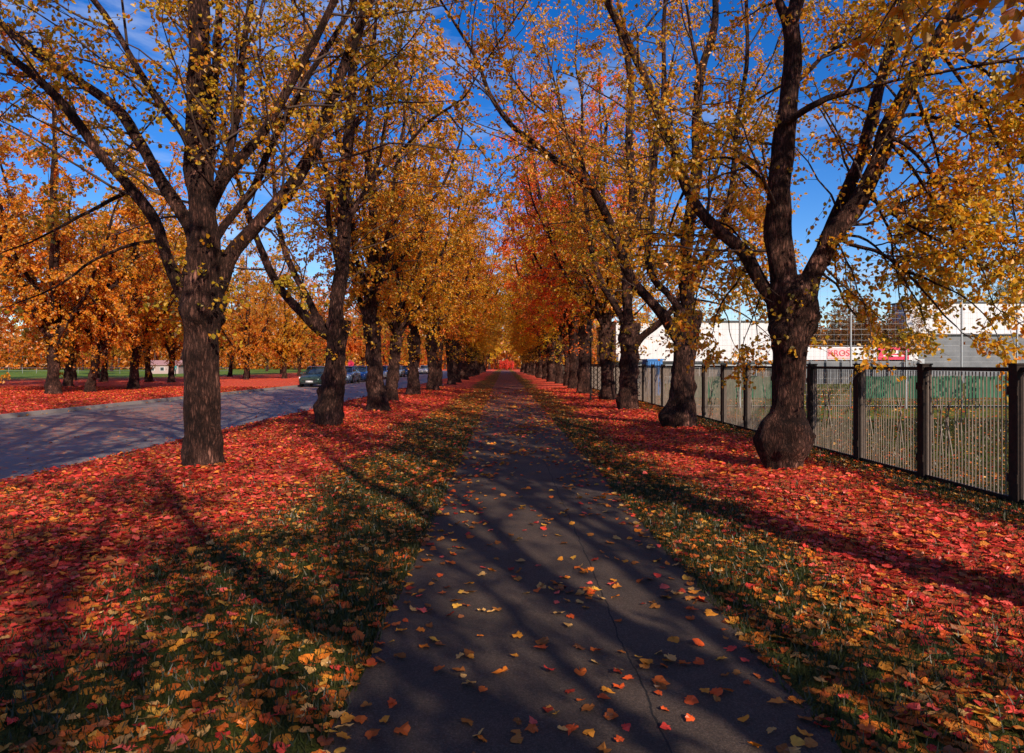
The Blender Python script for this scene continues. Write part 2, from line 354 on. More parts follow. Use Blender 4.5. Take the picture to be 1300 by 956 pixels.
# ------------------------------------------------------------------ leaf batches
def leaf_batch(mb, C, T, Nn, size, m=0, lobed=False, fold=.25, rng=None):
    """leaves at C, pointing along T, facing Nn; size = length"""
    C = np.asarray(C); n = len(C); T = nrm(T); B = nrm(np.cross(Nn, T)); U = np.cross(T, B)
    size = np.broadcast_to(size, (n,))[:, None]
    if not lobed:
        sh = np.array([(0, 0, 0), (.38, .40, fold), (.78, .30, fold * .8), (1.05, 0, .0), (.78, -.30, fold * .8), (.38, -.40, fold), ]) * 1.0
        q = np.array([[0, 1, 2, 3], [0, 3, 4, 5]])
        V = C[:, None] + size[:, None] * (T[:, None] * sh[None, :, 0:1] + B[:, None] * sh[None, :, 1:2] + U[:, None] * sh[None, :, 2:3])
        Q = (q[None] + (np.arange(n) * 6)[:, None, None]).reshape(-1, 4)
        mb.addq(V.reshape(-1, 3), Q, m, False); return 6
    # lobed / toothed leaf, seven points a side round a raised centre
    ol = np.array([(-.28, .012), (-.03, .03), (-.10, .24), (.04, .40), (.22, .46), (.36, .41), (.55, .34), (.72, .17), (1.0, .0)])
    full = np.vstack([ol, (ol[1:-1] * [1, -1])[::-1]]); k = len(full)
    rr = rng.uniform(.85, 1.15, (n, k, 1)); curl = rng.uniform(-.15, .5, (n, 1)); wv_ = rng.normal(0, .05, (n, k))
    zz = curl * (full[None, :, 1] ** 2 * 1.6 + (full[None, :, 0] - .4) ** 2 * .5) + wv_
    pts = full[None] * rr
    V = C[:, None] + size[:, None] * (T[:, None] * pts[..., 0:1] + B[:, None] * pts[..., 1:2] + U[:, None] * zz[..., None])
    cen = C + size * T * .32
    V = np.concatenate([V, cen[:, None]], 1)
    t = np.array([[j, (j + 1) % k, k] for j in range(k)])
    TT = (t[None] + (np.arange(n) * (k + 1))[:, None, None]).reshape(-1, 3)
    mb.addt(V.reshape(-1, 3), TT, m); return k + 1

# ------------------------------------------------------------------ trees
def crom(pts, step):
    pts = np.asarray(pts, float)
    if len(pts) == 2: pts = np.array([pts[0], (pts[0] + pts[1]) / 2, pts[1]])
    p = np.vstack([2 * pts[0] - pts[1], pts, 2 * pts[-1] - pts[-2]]); out = []
    for i in range(1, len(p) - 2):
        n = max(2, int(np.linalg.norm(p[i + 1] - p[i]) / step))
        for t in np.arange(n) / n:
            out.append(.5 * ((2 * p[i]) + (-p[i - 1] + p[i + 1]) * t + (2 * p[i - 1] - 5 * p[i] + 4 * p[i + 1] - p[i + 2]) * t * t + (-p[i - 1] + 3 * p[i] - 3 * p[i + 1] + p[i + 2]) * t ** 3))
    out.append(p[-2]); return np.array(out)

def build_tree(name, trunk_pts, trunk_r, limbs, seed, burls=(), leafsize=.075, sec_step=.42, leaf_n=(6, 11), zmin=3.6, extend=12.5,
               sec_len=(1.0, 2.5), droop=.05, sprigs=30, loc=(0, 0, 0), twigs=6, lsides=10, tsides=34):
    """limbs: list of (pts, r0, r1); all coordinates relative to loc"""
    rng = np.random.default_rng(seed)
    root = empty(name, loc)
    tb = MB(); cb = MB()
    tp = crom(trunk_pts, .05)
    z = np.cumsum(np.r_[0, np.linalg.norm(np.diff(tp, axis=0), axis=1)])
    tr = np.interp(tp[:, 2], [p[2] for p in trunk_pts], trunk_r); tr = np.convolve(np.pad(tr, 1, 'edge'), np.ones(3) / 3, 'valid')
    ph = rng.uniform(0, 6.28, 8)
    lumps = [(rng.uniform(.1, trunk_pts[-1][2]), rng.uniform(-3.1, 3.1), rng.uniform(.04, .15), rng.uniform(.05, .22)) for _ in range(44)]
    def disp(pts, th):
        zz = pts[:, 2][:, None]; t = th[None]
        d = 1 + .05 * np.sin(3 * t + ph[0] + 1.1 * zz) + .035 * np.sin(5 * t + ph[1] - 1.7 * zz) + .03 * np.sin(2 * t + ph[2] + 3.1 * zz) + .02 * np.sin(9 * t + ph[3] + .8 * zz) + .025 * np.sin(7.3 * zz + ph[4] + 2 * t)
        d = d + .28 * np.exp(-zz / .16) * (1 + .5 * np.sin(5 * t + ph[5]))
        for (bz, ba, bs, bh) in list(burls) + lumps:
            da = np.angle(np.exp(1j * (t - ba)))
            d = d + bh * np.exp(-((zz - bz) / bs) ** 2 - (da / (bs * 3.2)) ** 2)
        return d
    tp0 = tp.copy(); tb.tube(tp0, tr, tsides, 0, True, disp)
    allimbs = []
    for (pts, r0, r1) in limbs:
        pts = np.array(pts, float)
        if extend and r1 >= .015 and pts[-1][2] < extend:
            d = nrm(pts[-1] - pts[-2]); p = pts[-1]; ex = []
            while p[2] < extend and len(ex) < 9:
                d = nrm(d + rng.normal(0, .13, 3) + np.array([0, 0, .1])); p = p + d * 1.1; ex.append(p)
            if ex:
                n0 = len(pts); pts = np.vstack([pts, ex]); 
                ln = len(ex) * 1.1; rr_end = max(.012, r1 - .004 * ln * 2)
            else: rr_end = r1
        else: rr_end = r1; ex = []
        q = crom(pts, .16)
        L_ = np.cumsum(np.r_[0, np.linalg.norm(np.diff(q, axis=0), axis=1)]); L_ /= L_[-1]
        if len(ex):
            kf = 1 - (len(ex) * 1.1) / (np.linalg.norm(np.diff(pts, axis=0), axis=1).sum())
            r = np.interp(L_, [0, .06, kf, 1], [r0 * 1.25, r0, r1, .012])
        else: r = np.interp(L_, [0, .06, 1], [r0 * 1.25, r0, r1])
        amp = np.minimum(L_ * 6, 1)[:, None]
        a0 = rng.uniform(0, 6.28, 3)
        q = q + amp * (.035 if r0 > .04 else .014) * np.stack([np.sin(L_ * 19 + a0[0]), np.sin(L_ * 23 + a0[1]), .4 * np.sin(L_ * 17 + a0[2])], 1)
        sd = lsides if r0 > .05 else 6
        kph = rng.uniform(0, 6.28)
        tb.tube(q, r, sd, 0, True, lambda pts_, th: 1 + .07 * np.sin(2 * th[None] + kph + 5 * pts_[:, 2][:, None]) + .05 * np.sin(3 * th[None] - 9 * pts_[:, 2][:, None]))
        allimbs.append((q, r))
    axis0 = tp[-1][:2]
    LC = []; LT = []
    def twig(p, d, ln, r, nl):
        k = 3 if ln < .6 else 4
        pts = [p]; dd = d
        for i in range(k):
            dd = nrm(dd + rng.normal(0, .2, 3) + np.array([0, 0, -droop * 1.5])); pts.append(pts[-1] + dd * ln / k)
        pts = np.array(pts); cb.tube(pts, np.linspace(r, r * .35, len(pts)), 3, 0, False)
        t = rng.uniform(.1, 1.02, nl); idx = np.clip((t * k), 0, k - .001); i0 = idx.astype(int); f_ = (idx - i0)[:, None]
        c = pts[i0] * (1 - f_) + pts[i0 + 1] * f_ + rng.normal(0, .035, (nl, 3))
        LC.append(c); LT.append(nrm(nrm(pts[i0 + 1] - pts[i0]) * .6 + rng.normal(0, .7, (nl, 3)) + np.array([0, 0, -.55])))
    def secondary(p, d, ln, r):
        k = 6; pts = [p]; dd = d
        for i in range(k):
            dd = nrm(dd + rng.normal(0, .14, 3) + np.array([0, 0, .06 - droop * (i > 2) * 2])); pts.append(pts[-1] + dd * ln / k)
        pts = np.array(pts); cb.tube(pts, np.linspace(r, r * .3, len(pts)), 4, 0, False)
        for i in range(1, k + 1):
            T = nrm(pts[i] - pts[i - 1])
            for s_ in range(1 if rng.random() < (twigs - 6) * -.5 + .5 else 2):
                dv = nrm(T * .7 + nrm(rng.normal(0, 1, 3) * [1, 1, .6]) * .9)
                twig(pts[i], dv, rng.uniform(.3, .85) * (1.1 - .4 * i / k) * min(1, ln / 1.5 + .3), .005, int(rng.integers(*leaf_n)))
    for q, r in allimbs:
        L_ = np.cumsum(np.r_[0, np.linalg.norm(np.diff(q, axis=0), axis=1)])
        s_ = rng.uniform(.3, .8)
        while s_ < L_[-1]:
            i = int(np.searchsorted(L_, s_)); i = min(i, len(q) - 2)
            p = q[i]; fr = s_ / L_[-1]
            if p[2] > zmin:
                T = nrm(q[i + 1] - q[i]); out = np.r_[p[:2] - axis0, 0]; out = nrm(out + 1e-3)
                d = nrm(T * .55 + nrm(rng.normal(0, 1, 3) * [1, 1, .45]) * .9 + out * .35 + np.array([0, 0, .1]))
                ln = rng.uniform(*sec_len) * (1 - .35 * fr) * (1 if r[0] > .05 else .5)
                secondary(p, d, ln, min(.022, r[i] * .5 + .004))
            s_ += sec_step * rng.uniform(.5, 1.5) * (1 if r[0] > .05 else .6)
        secondary(q[-1], nrm(q[-1] - q[-3]), 1.4 if r[0] > .05 else .6, max(r[-1], .008))
    for i in range(sprigs):       # short shoots straight out of the old trunk
        k = rng.integers(int(len(tp) * .62), len(tp)); a = rng.uniform(0, 6.28)
        d = np.array([math.cos(a), math.sin(a), rng.uniform(-.3, .5)])
        twig(tp[k] + d * [1, 1, 0] * tr[k] * .8, nrm(d), rng.uniform(.25, .8), .005, int(rng.integers(4, 10)))
    LC = np.vstack(LC); LT = np.vstack(LT); n = len(LC)
    Nn = nrm(rng.normal(0, 1, (n, 3)) + np.array([0, 0, .5]))
    leaf_batch(cb, LC, LT, Nn, leafsize * rng.uniform(.65, 1.25, n), 1, rng=rng)
    t_ = tb.build('trunk', BARK, root); c_ = cb.build('crown', [TWIG, LEAF], root)
    kid(t_, root); kid(c_, root)
    print(name, 'leaves', n)
    return root

def rel(pts, base): return [np.array(p) - base for p in pts]
def pxlimb(pl, Y0, dY, base, extra0=None):
    n = len(pl); out = []
    for i, (a, b) in enumerate(pl): out.append(P(a, b, Y0 + dY * (i / (n - 1)) ** 1.2) - base)
    return out

def color(root, c):
    for ch in KIDS.get(root.name, []):
        if ch.name.startswith('crown'): ch.color = (*c, 1)

# --- the four nearest trees, limb by limb
def hb(x, y): return np.array([x, y, float(gh(x, y)) - .03])
Y0 = 10.35; b = hb(-4.57, Y0)
TR = [(0, 0, 0), (0, 0, .6), (-.01, 0, 1.3), (-.02, 0, 2.05), (0, 0, 2.35), (.02, 0, 2.75), (.05, 0, 3.3)]
lims = [
 (pxlimb([(250, 392), (232, 372), (212, 325), (196, 277), (156, 227), (125, 193), (85, 139), (44, 98), (0, 64), (-60, 20)], Y0, -.9, b), .085, .045),
 (pxlimb([(256, 362), (245, 300), (237, 277), (200, 220), (176, 183), (146, 139), (112, 112), (81, 91), (51, 68), (0, 27), (-50, -15)], Y0, .9, b), .10, .05),
 (pxlimb([(165, 240), (140, 255), (100, 275), (55, 300), (5, 320)], Y0, -1.6, b), .03, .008),
 (pxlimb([(205, 305), (170, 310), (120, 330), (70, 365), (20, 385)], Y0, -1.2, b), .03, .008),
 (pxlimb([(330, 285), (350, 300), (375, 330), (385, 360)], Y0, -1.0, b), .02, .006),
 (pxlimb([(252, 250), (244, 200), (234, 170), (203, 125), (169, 78), (135, 27), (115, 0)], Y0, -.5, b), .06, .04),
 (pxlimb([(257, 395), (259, 330), (257, 260), (252, 200), (254, 120), (252, 50), (250, 0), (252, -70)], Y0, .15, b), .22, .13),
 (pxlimb([(264, 235), (268, 190), (273, 100), (277, 0), (282, -60)], Y0 + .15, .4, b), .07, .05),
 (pxlimb([(262, 275), (272, 245), (288, 203), (305, 135), (308, 68), (315, 10), (322, -60)], Y0, .5, b), .065, .04),
 (pxlimb([(264, 270), (282, 232), (305, 203), (338, 162), (372, 98), (399, 51), (423, 3), (445, -50)], Y0, -.5, b), .075, .045),
 (pxlimb([(264, 318), (285, 285), (322, 237), (342, 190), (372, 135), (393, 95), (427, 41), (452, -5)], Y0, 1.4, b), .06, .04),
 (pxlimb([(262, 385), (278, 360), (298, 318), (338, 274), (372, 230), (403, 169), (440, 85), (460, 30), (482, -40)], Y0, .3, b), .115, .065),
]
L1 = build_tree('linden_tree', TR, [.26, .24, .24, .245, .28, .27, .25], lims, 11, burls=[(2.3, -1.6, .2, .14), (2.1, .3, .14, .16), (2.45, 3.0, .2, .12), (2.55, .4, .12, .15), (2.7, -2.2, .12, .14), (1.5, 2.6, .12, .08)], loc=b, sprigs=46, sec_step=.40, leaf_n=(9, 16), lsides=14, sec_len=(1.2, 3.0), leafsize=.07)
color(L1, (.82, .88, .75))
tag(L1, 'nearest left linden, dark straight trunk under a wide fan of limbs beside the road', 'tree', 'lindens lining the path')

Y0 = 10.1; b = hb(4.16, Y0)
TR = [(-.02, 0, 0), (-.02, 0, .13), (-.02, 0, .24), (-.01, 0, .38), (0, 0, .58), (.02, 0, .7), (.03, 0, .78), (.04, 0, .9), (.07, 0, 1.3), (.08, 0, 1.75), (.1, 0, 2.25), (.08, 0, 2.6), (.05, 0, 2.85)]
lims = [
 (pxlimb([(1003, 395), (985, 385), (968, 362), (951, 328), (941, 316), (911, 291), (887, 267), (870, 237), (846, 169), (819, 95), (795, 44), (768, 0), (745, -50)], Y0, 1.3, b), .10, .045),
 (pxlimb([(1003, 400), (995, 350), (988, 300), (991, 240), (995, 200), (1001, 120), (1004, 60), (1002, 30), (1012, 0), (1018, -60)], Y0, .1, b), .20, .085),
 (pxlimb([(1003, 45), (997, 22), (989, 0), (980, -50)], Y0 + .1, .1, b), .07, .05),
 (pxlimb([(1015, 400), (1032, 350), (1048, 318), (1055, 300), (1080, 267), (1110, 210), (1127, 162), (1154, 115), (1178, 74), (1202, 37), (1229, 0), (1270, -50)], Y0, -.9, b), .145, .08),
 (pxlimb([(1042, 335), (1050, 305), (1060, 281), (1077, 237), (1097, 173), (1117, 112), (1134, 61), (1146, 0), (1155, -60)], Y0 - .1, .8, b), .10, .065),
 (pxlimb([(992, 160), (1012, 146), (1050, 125), (1097, 112), (1140, 100)], Y0, -.9, b), .045, .018),
 (pxlimb([(1003, 110), (1022, 95), (1050, 68), (1090, 47), (1130, 30)], Y0, .9, b), .035, .015),
 (pxlimb([(1120, 190), (1134, 176), (1165, 196), (1192, 234), (1232, 271), (1266, 305), (1290, 340)], Y0 - .5, -.8, b), .028, .008),
 (pxlimb([(1130, 160), (1151, 146), (1198, 152), (1243, 176), (1290, 190)], Y0 - .5, .3, b), .03, .01),
 (pxlimb([(1175, 85), (1195, 68), (1232, 78), (1266, 105), (1310, 140)], Y0 - .7, -.5, b), .03, .01),
 (pxlimb([(1060, 300), (1080, 310), (1110, 318), (1150, 345), (1185, 385), (1215, 415)], Y0 - .1, -1.2, b), .028, .008),
 (pxlimb([(1056, 300), (1090, 300), (1130, 330), (1160, 375), (1175, 410)], Y0 - .1, .6, b), .022, .007),
 (pxlimb([(1125, 175), (1170, 230), (1215, 300), (1250, 350), (1262, 390)], Y0 - .5, -1.4, b), .024, .007),
 (pxlimb([(1190, 60), (1240, 130), (1275, 200), (1290, 280), (1285, 330)], Y0 - .7, -.9, b), .024, .007),
 (pxlimb([(1150, 345), (1190, 360), (1235, 385), (1265, 420)], Y0 - .9, -.8, b), .014, .006),
 (pxlimb([(1090, 240), (1130, 270), (1180, 300), (1230, 330), (1275, 350)], Y0 - .3, -1.5, b), .026, .007),
 (pxlimb([(1052, 290), (1075, 330), (1090, 370), (1105, 410)], Y0 - .1, -.7, b), .018, .006),
 (pxlimb([(1075, 270), (1060, 320), (1065, 365), (1080, 395)], Y0 - .2, 1.2, b), .02, .006),
 (pxlimb([(1160, 110), (1190, 200), (1200, 290), (1190, 360)], Y0 - .6, 1.2, b), .026, .007),
 (pxlimb([(1100, 225), (1130, 300), (1140, 360), (1150, 410)], Y0 - .4, 1.6, b), .022, .007),
 (pxlimb([(870, 240), (850, 290), (860, 340), (870, 380)], Y0 + .9, .5, b), .022, .006),
 (pxlimb([(930, 312), (905, 330), (885, 370), (880, 405)], Y0 + .4, -.6, b), .02, .006),
 (pxlimb([(960, 345), (965, 375), (955, 405), (945, 430)], Y0 + .1, .5, b), .018, .006),
 (pxlimb([(1040, 345), (1060, 360), (1085, 400), (1120, 425)], Y0, .9, b), .02, .006),
 (pxlimb([(950, 330), (935, 360), (915, 385), (905, 420)], Y0 + .2, -.3, b), .02, .006),
 (pxlimb([(900, 280), (930, 290), (950, 330), (955, 370)], Y0 + .5, .8, b), .02, .006),
 (pxlimb([(985, 260), (960, 220), (925, 200), (890, 205)], Y0, -1.0, b), .035, .01),
]
R1 = build_tree('linden_tree', TR, [.19, .22, .28, .335, .345, .31, .26, .225, .215, .235, .30, .33, .24], lims, 23, burls=[(.42, 2.8, .13, .2), (.5, .3, .13, .18), (.34, -1.2, .12, .2), (.62, -2.2, .08, .2), (.55, -.6, .07, .16), (.3, -2.0, .08, .18), (.66, -1.4, .06, .16), (.44, -1.75, .06, -.12), (2.0, -2.4, .1, .25), (2.25, -.8, .09, .22), (2.6, -1.9, .1, .22), (2.3, .2, .3, .2), (2.5, -1.4, .2, .15)], loc=b, sprigs=40, sec_step=.36, leaf_n=(10, 17), extend=12, zmin=2.9, lsides=14, sec_len=(1.2, 2.8), leafsize=.066)
color(R1, (1.05, 1.05, .85))
tag(R1, 'near linden with swollen bulbous base, forking in three beside the metal fence', 'tree', 'lindens lining the path')

Y0 = 17.3; b = hb(-4.45, Y0)
TR = [(0, 0, 0), (.0, 0, .3), (.08, 0, .8), (.14, 0, 1.3), (.2, 0, 2.0), (.28, 0, 2.7)]
lims = [
 (pxlimb([(424, 430), (405, 418), (384, 397), (363, 374), (347, 350), (330, 315), (312, 270), (300, 220)], Y0, -1.2, b), .12, .05),
 (pxlimb([(420, 425), (404, 407), (391, 381), (376, 350), (360, 305), (348, 255), (345, 200)], Y0, .8, b), .09, .05),
 (pxlimb([(428, 430), (427, 402), (429, 376), (432, 350), (437, 270), (440, 200), (445, 120), (455, 50), (463, 0)], Y0, .3, b), .19, .10),
 (pxlimb([(438, 300), (447, 271), (481, 220), (515, 186), (542, 156), (572, 135), (592, 120), (610, 90)], Y0, -1.3, b), .06, .018),
 (pxlimb([(441, 190), (462, 130), (475, 70), (478, 0)], Y0, -.4, b), .06, .04),
 (pxlimb([(432, 350), (420, 290), (415, 230), (395, 160), (388, 90)], Y0, 1.0, b), .07, .04),
 (pxlimb([(436, 280), (470, 230), (490, 160), (500, 90), (520, 20)], Y0, 1.2, b), .06, .03),
]
L2 = build_tree('linden_tree', TR, [.28, .32, .265, .25, .24, .28], lims, 31, burls=[(.45, 2.9, .15, .42), (.85, 3.0, .12, .5), (1.2, 2.9, .1, .42), (1.0, 2.4, .08, .2), (.3, -.5, .2, .15)], loc=b, sec_step=.42, leaf_n=(8, 13), extend=13, lsides=10, sec_len=(1.2, 3.2), leafsize=.078, zmin=3.2)
color(L2, (.95, .92, .8))
tag(L2, 'second left linden, leaning, with lumpy burls down its trunk beside the road', 'tree', 'lindens lining the path')

Y0 = 16.9; b = hb(4.35, Y0)
TR = [(0, 0, 0), (0, 0, .25), (.04, 0, .8), (.08, 0, 1.5), (.12, 0, 2.1), (.18, 0, 2.9)]
lims = [
 (pxlimb([(868, 440), (855, 421), (837, 394), (813, 368), (800, 350), (785, 315), (768, 271), (745, 234), (711, 208), (680, 183), (647, 156), (620, 118), (603, 74), (576, 27), (550, -20)], Y0, -1.5, b), .13, .02),
 (pxlimb([(872, 440), (873, 400), (872, 350), (875, 280), (884, 200), (890, 95), (903, 45), (908, 0)], Y0, .4, b), .19, .08),
 (pxlimb([(868, 400), (848, 372), (832, 355), (822, 320), (828, 250), (836, 180), (842, 90), (845, 0)], Y0, .9, b), .09, .05),
 (pxlimb([(880, 350), (905, 310), (925, 250), (935, 180), (945, 90), (950, 0)], Y0, -.5, b), .08, .04),
 (pxlimb([(876, 330), (905, 335), (940, 360), (960, 410), (962, 440)], Y0, -.8, b), .035, .008),
 (pxlimb([(872, 360), (900, 370), (920, 395), (930, 435)], Y0, .8, b), .03, .008),
 (pxlimb([(880, 380), (910, 385), (945, 400), (975, 425)], Y0, .3, b), .03, .008),
 (pxlimb([(880, 250), (930, 260), (975, 300), (990, 350)], Y0, 2.0, b), .035, .008),
 (pxlimb([(884, 200), (920, 210), (950, 240), (955, 290)], Y0, -1.5, b), .03, .008),
 (pxlimb([(878, 290), (920, 290), (965, 320), (1000, 370)], Y0, 1.2, b), .035, .008),
 (pxlimb([(888, 110), (880, 50), (868, 0)], Y0, -.4, b), .05, .03),
 (pxlimb([(680, 183), (655, 200), (635, 225), (620, 250)], Y0 - 1.2, -.3, b), .014, .006),
 (pxlimb([(745, 234), (735, 190), (700, 150), (665, 120), (640, 80), (625, 30)], Y0 - .9, .5, b), .03, .012),
]
R2 = build_tree('linden_tree', TR, [.33, .38, .28, .27, .27, .33], lims, 41, burls=[(.25, 3.0, .22, .3), (.6, .3, .2, .2), (1.0, 0, .15, .16), (2.0, .8, .25, .15)], loc=b, sec_step=.42, leaf_n=(8, 13), extend=13, lsides=10, sec_len=(1.2, 3.2), leafsize=.078, zmin=3.2)
color(R2, (1.0, .9, .8))
tag(R2, 'second right linden, its long thin limb arching left over the path', 'tree', 'lindens lining the path')

Y0 = 23.5; b = hb(4.28, Y0)
TR = [(0, 0, 0), (0, 0, .25), (0.02, 0, .8), (.02, 0, 1.5), (.03, 0, 2.2), (.05, 0, 3.0)]
lims = [
 (pxlimb([(800, 420), (796, 390), (795, 318), (803, 237), (799, 169), (799, 85), (782, 20)], Y0, .1, b), .17, .11),
 (pxlimb([(803, 445), (815, 428), (837, 410), (860, 380), (880, 330)], Y0, -1.3, b), .12, .05),
 (pxlimb([(798, 420), (785, 395), (765, 360), (750, 310), (742, 240), (738, 160)], Y0, .8, b), .12, .05),
 (pxlimb([(805, 400), (830, 380), (850, 400), (860, 430)], Y0, 1.0, b), .03, .008),
 (pxlimb([(800, 370), (830, 340), (860, 360), (880, 400)], Y0, 2.0, b), .03, .008),
 (pxlimb([(798, 330), (780, 290), (758, 240), (730, 200), (712, 140)], Y0, -.9, b), .07, .035),
 (pxlimb([(800, 300), (820, 250), (832, 170), (850, 100)], Y0, .5, b), .08, .05),
]
R3 = build_tree('linden_tree', TR, [.30, .33, .29, .29, .30, .33], lims, 43, burls=[(.3, 2.6, .2, .25), (1.7, .3, .25, .15), (2.4, 2.8, .2, .2)], loc=b, sec_step=.36, leaf_n=(10, 17), extend=13, sec_len=(1.2, 3.2), leafsize=.082, zmin=3.2, lsides=10)
color(R3, (1.0, .95, .8))
tag(R3, 'third right linden, mottled, with stout limb reaching over the fence', 'tree', 'lindens lining the path')

# --- procedural variants
def rand_limbs(seed, n=7, h0=2.6, top=13, spread=3.2, r=.11, lean=(0, 0)):
    rng = np.random.default_rng(seed); out = []
    a0 = rng.uniform(0, 6.28)
    out.append(([(0, 0, h0), (.05, .02, h0 + 1.2), (.12, -.1, h0 + 3.5), (.0, .1, h0 + 6), (.1, 0, top - .5)], r * 1.75, .05))
    for i in range(n):
        a = a0 + i * 2.4 + rng.uniform(-.4, .4); sp = spread * rng.uniform(.6, 1.1); hs = h0 + (i % 3) * .35 + rng.uniform(-.1, .3); ht = top * rng.uniform(.68, 1)
        c, s = math.cos(a), math.sin(a); pts = []
        for t, k in ((0, .0), (.12, .16), (.3, .42), (.55, .7), (.8, .88), (1, 1.0)):
            pts.append((c * sp * k + rng.normal(0, .1) + lean[0] * t, s * sp * k + rng.normal(0, .1) + lean[1] * t, hs + (ht - hs) * t))
        pts[0] = (0, 0, hs); out.append((pts, r * rng.uniform(.6, 1.0), .03))
    return out
def std_trunk(h=2.9, w=.28, seed=0):
    g_ = np.random.default_rng(seed); a = g_.uniform(0, 6.28); l = g_.uniform(.05, .28); zs = [0, .3, .6, .9, 1.3, 1.7, 2.1, 2.5, h]
    p = [(l * math.cos(a) * (1 - z / h) + (g_.normal(0, .02) if 0 < z < h else 0), l * math.sin(a) * (1 - z / h) + (g_.normal(0, .02) if 0 < z < h else 0), z) for z in zs]
    r = [w * k * g_.uniform(.92, 1.08) for k in (1.25, 1.2, 1.08, 1.0, .95, .93, .97, 1.08, 1.2)]
    return p, r
VAR = []
for k in range(4):
    tr_, rr_ = std_trunk(3.0, .26, 7 + k)
    bl = [[(.5, 2.8, .22, .3), (1.1, .2, .16, .25)], [(.7, 1.2, .2, .25), (.4, 3.1, .2, .3)], [(1.3, 2.9, .2, .25), (.3, .2, .25, .2)], [(.9, 0, .2, .2), (1.6, 3, .2, .2)]][k]
    VAR.append(build_tree('linden_tree', tr_, rr_, rand_limbs(100 + k, n=8, spread=3.1, top=12.3), 60 + k, burls=bl, sec_step=.40, leaf_n=(12, 20), extend=0, zmin=2.7, leafsize=.085, droop=.15, lsides=8, sec_len=(1.0, 2.6), tsides=26))
tr_, rr_ = std_trunk(3.0, .26, 40)
SPARSE = build_tree('linden_tree', tr_, rr_, rand_limbs(140, n=7, spread=3.2, top=12.0, r=.12), 95, burls=[(.6, 1, .2, .2)], sec_step=.75, leaf_n=(7, 12), extend=0, zmin=3.2, leafsize=.08, droop=.1, lsides=8, sec_len=(1.0, 2.6), tsides=20)
PARK = []
for k in range(3):
    tr_, rr_ = std_trunk(2.6, .25, 17 + k)
    PARK.append(build_tree('park_tree', tr_, rr_, rand_limbs(200 + k, n=9, h0=2.3, top=13.5, spread=5.2, r=.14), 80 + k, burls=[(.4, 1, .2, .2)], sec_step=.40, leaf_n=(14, 22), extend=0, zmin=2.3, leafsize=.115, droop=.2, tsides=20, lsides=7, sec_len=(1.6, 3.6), sprigs=40))
used = set()
def place(src, x, y, rz, sc, col, label, group, cat='tree'):
    if src.name not in used: used.add(src.name); o = src
    else: o = dup(src)
    wd = 1.3 if (cat == 'tree' and abs(abs(x) - 4.4) < .5 and y > 56) else 1
    o.location = (x, y, float(gh(x, y)) - .03); o.rotation_euler = (0, 0, rz); o.scale = (sc * wd, sc * wd, sc * (1 + (wd - 1) * .3))
    color(o, col); tag(o, label, cat, group); return o
ORD = ['', 'first', 'second', 'third', 'fourth', 'fifth', 'sixth', 'seventh', 'eighth', 'ninth', 'tenth', 'eleventh', 'twelfth', 'thirteenth', 'fourteenth', 'fifteenth', 'sixteenth', 'seventeenth', 'eighteenth', 'nineteenth', 'twentieth', 'twenty first', 'twenty second', 'twenty third', 'twenty fourth']
G = 'lindens lining the path'
rg = random.Random(4)
# continuing rows
yl = [23.1, 28.9, 34.9, 40.6] + [46.8 + 6.1 * i for i in range(17)]
for i, y in enumerate(yl):
    n = i + 3; c = rg.choice([(1.05, .95, .7), (1.1, 1.05, .7), (.95, .95, .7)])
    if i in (4, 7): c = (1.2, .7, .9)
    if i in (5, 8, 9, 11): c = (1.3, 1.4, .8)
    if n < len(ORD): lb = ORD[n] + ' linden from the viewer in the row between path and road'
    else: lb = 'far linden in the row between path and road, closing towards the vanishing point'
    if i == 0: lb = 'thick linden with knobbly right side and flared foot, third from the viewer beside the road'
    if i == 1: lb = 'slimmer linden with forked crown, fourth from the viewer beside the road'
    place(VAR[i % 4], LX + rg.uniform(-.15, .2), y, [1.9, .4, 3.6, 5.0][i % 4] + i * .7, rg.uniform(.96, 1.08) if i != 1 else .92, c, lb, G)
yr_ = [29.5, 36.5, 42.5, 49] + [55.2 + 6.1 * i for i in range(16)]
for i, y in enumerate(yr_):
    n = i + 4; c = rg.choice([(1.2, 1.18, .8), (1.2, 1.05, .7), (1.1, 1.1, .8)])
    if i in (1, 2, 5): c = (1.25, .58, 1.0)
    if i in (3, 4, 6, 7): c = (1.3, 1.5, .8)
    if n < len(ORD): lb = ORD[n] + ' linden from the viewer in the row between path and metal fence'
    else: lb = 'far linden in the row between path and fence, closing towards the vanishing point'
    if i == 0: lb = 'fourth right linden, dark, standing at the lattice barrier by the fence'
    if i == 3: lb = 'linden with pale sunlit trunk on bright red leaves right of the path'
    place(VAR[(i + 2) % 4], RX + rg.uniform(-.1, .2), y, 1.0 + i * 1.3, rg.uniform(.98, 1.12) * (1.15 if i in (1, 2) else 1), c, lb, G)
# rows continue behind the viewer and throw the shade in the foreground
for i, (x, y, rz) in enumerate([(4.45, 3.0, 2.2), (4.3, -3.9, .7), (4.3, -10.8, 2.9), (4.3, -17.6, 4.0), (4.3, -24, 5.0), (-4.9, 3.2, 3.2), (-4.5, -3.6, 5.5), (-4.5, -10.5, 1)]):
    place(SPARSE if i not in (0, 2, 3, 5) else VAR[(i + 1) % 4], x, y, rz, 1.0, (.95, .85, .8), 'linden of the rows just behind the viewer, only its leaves in view', G)

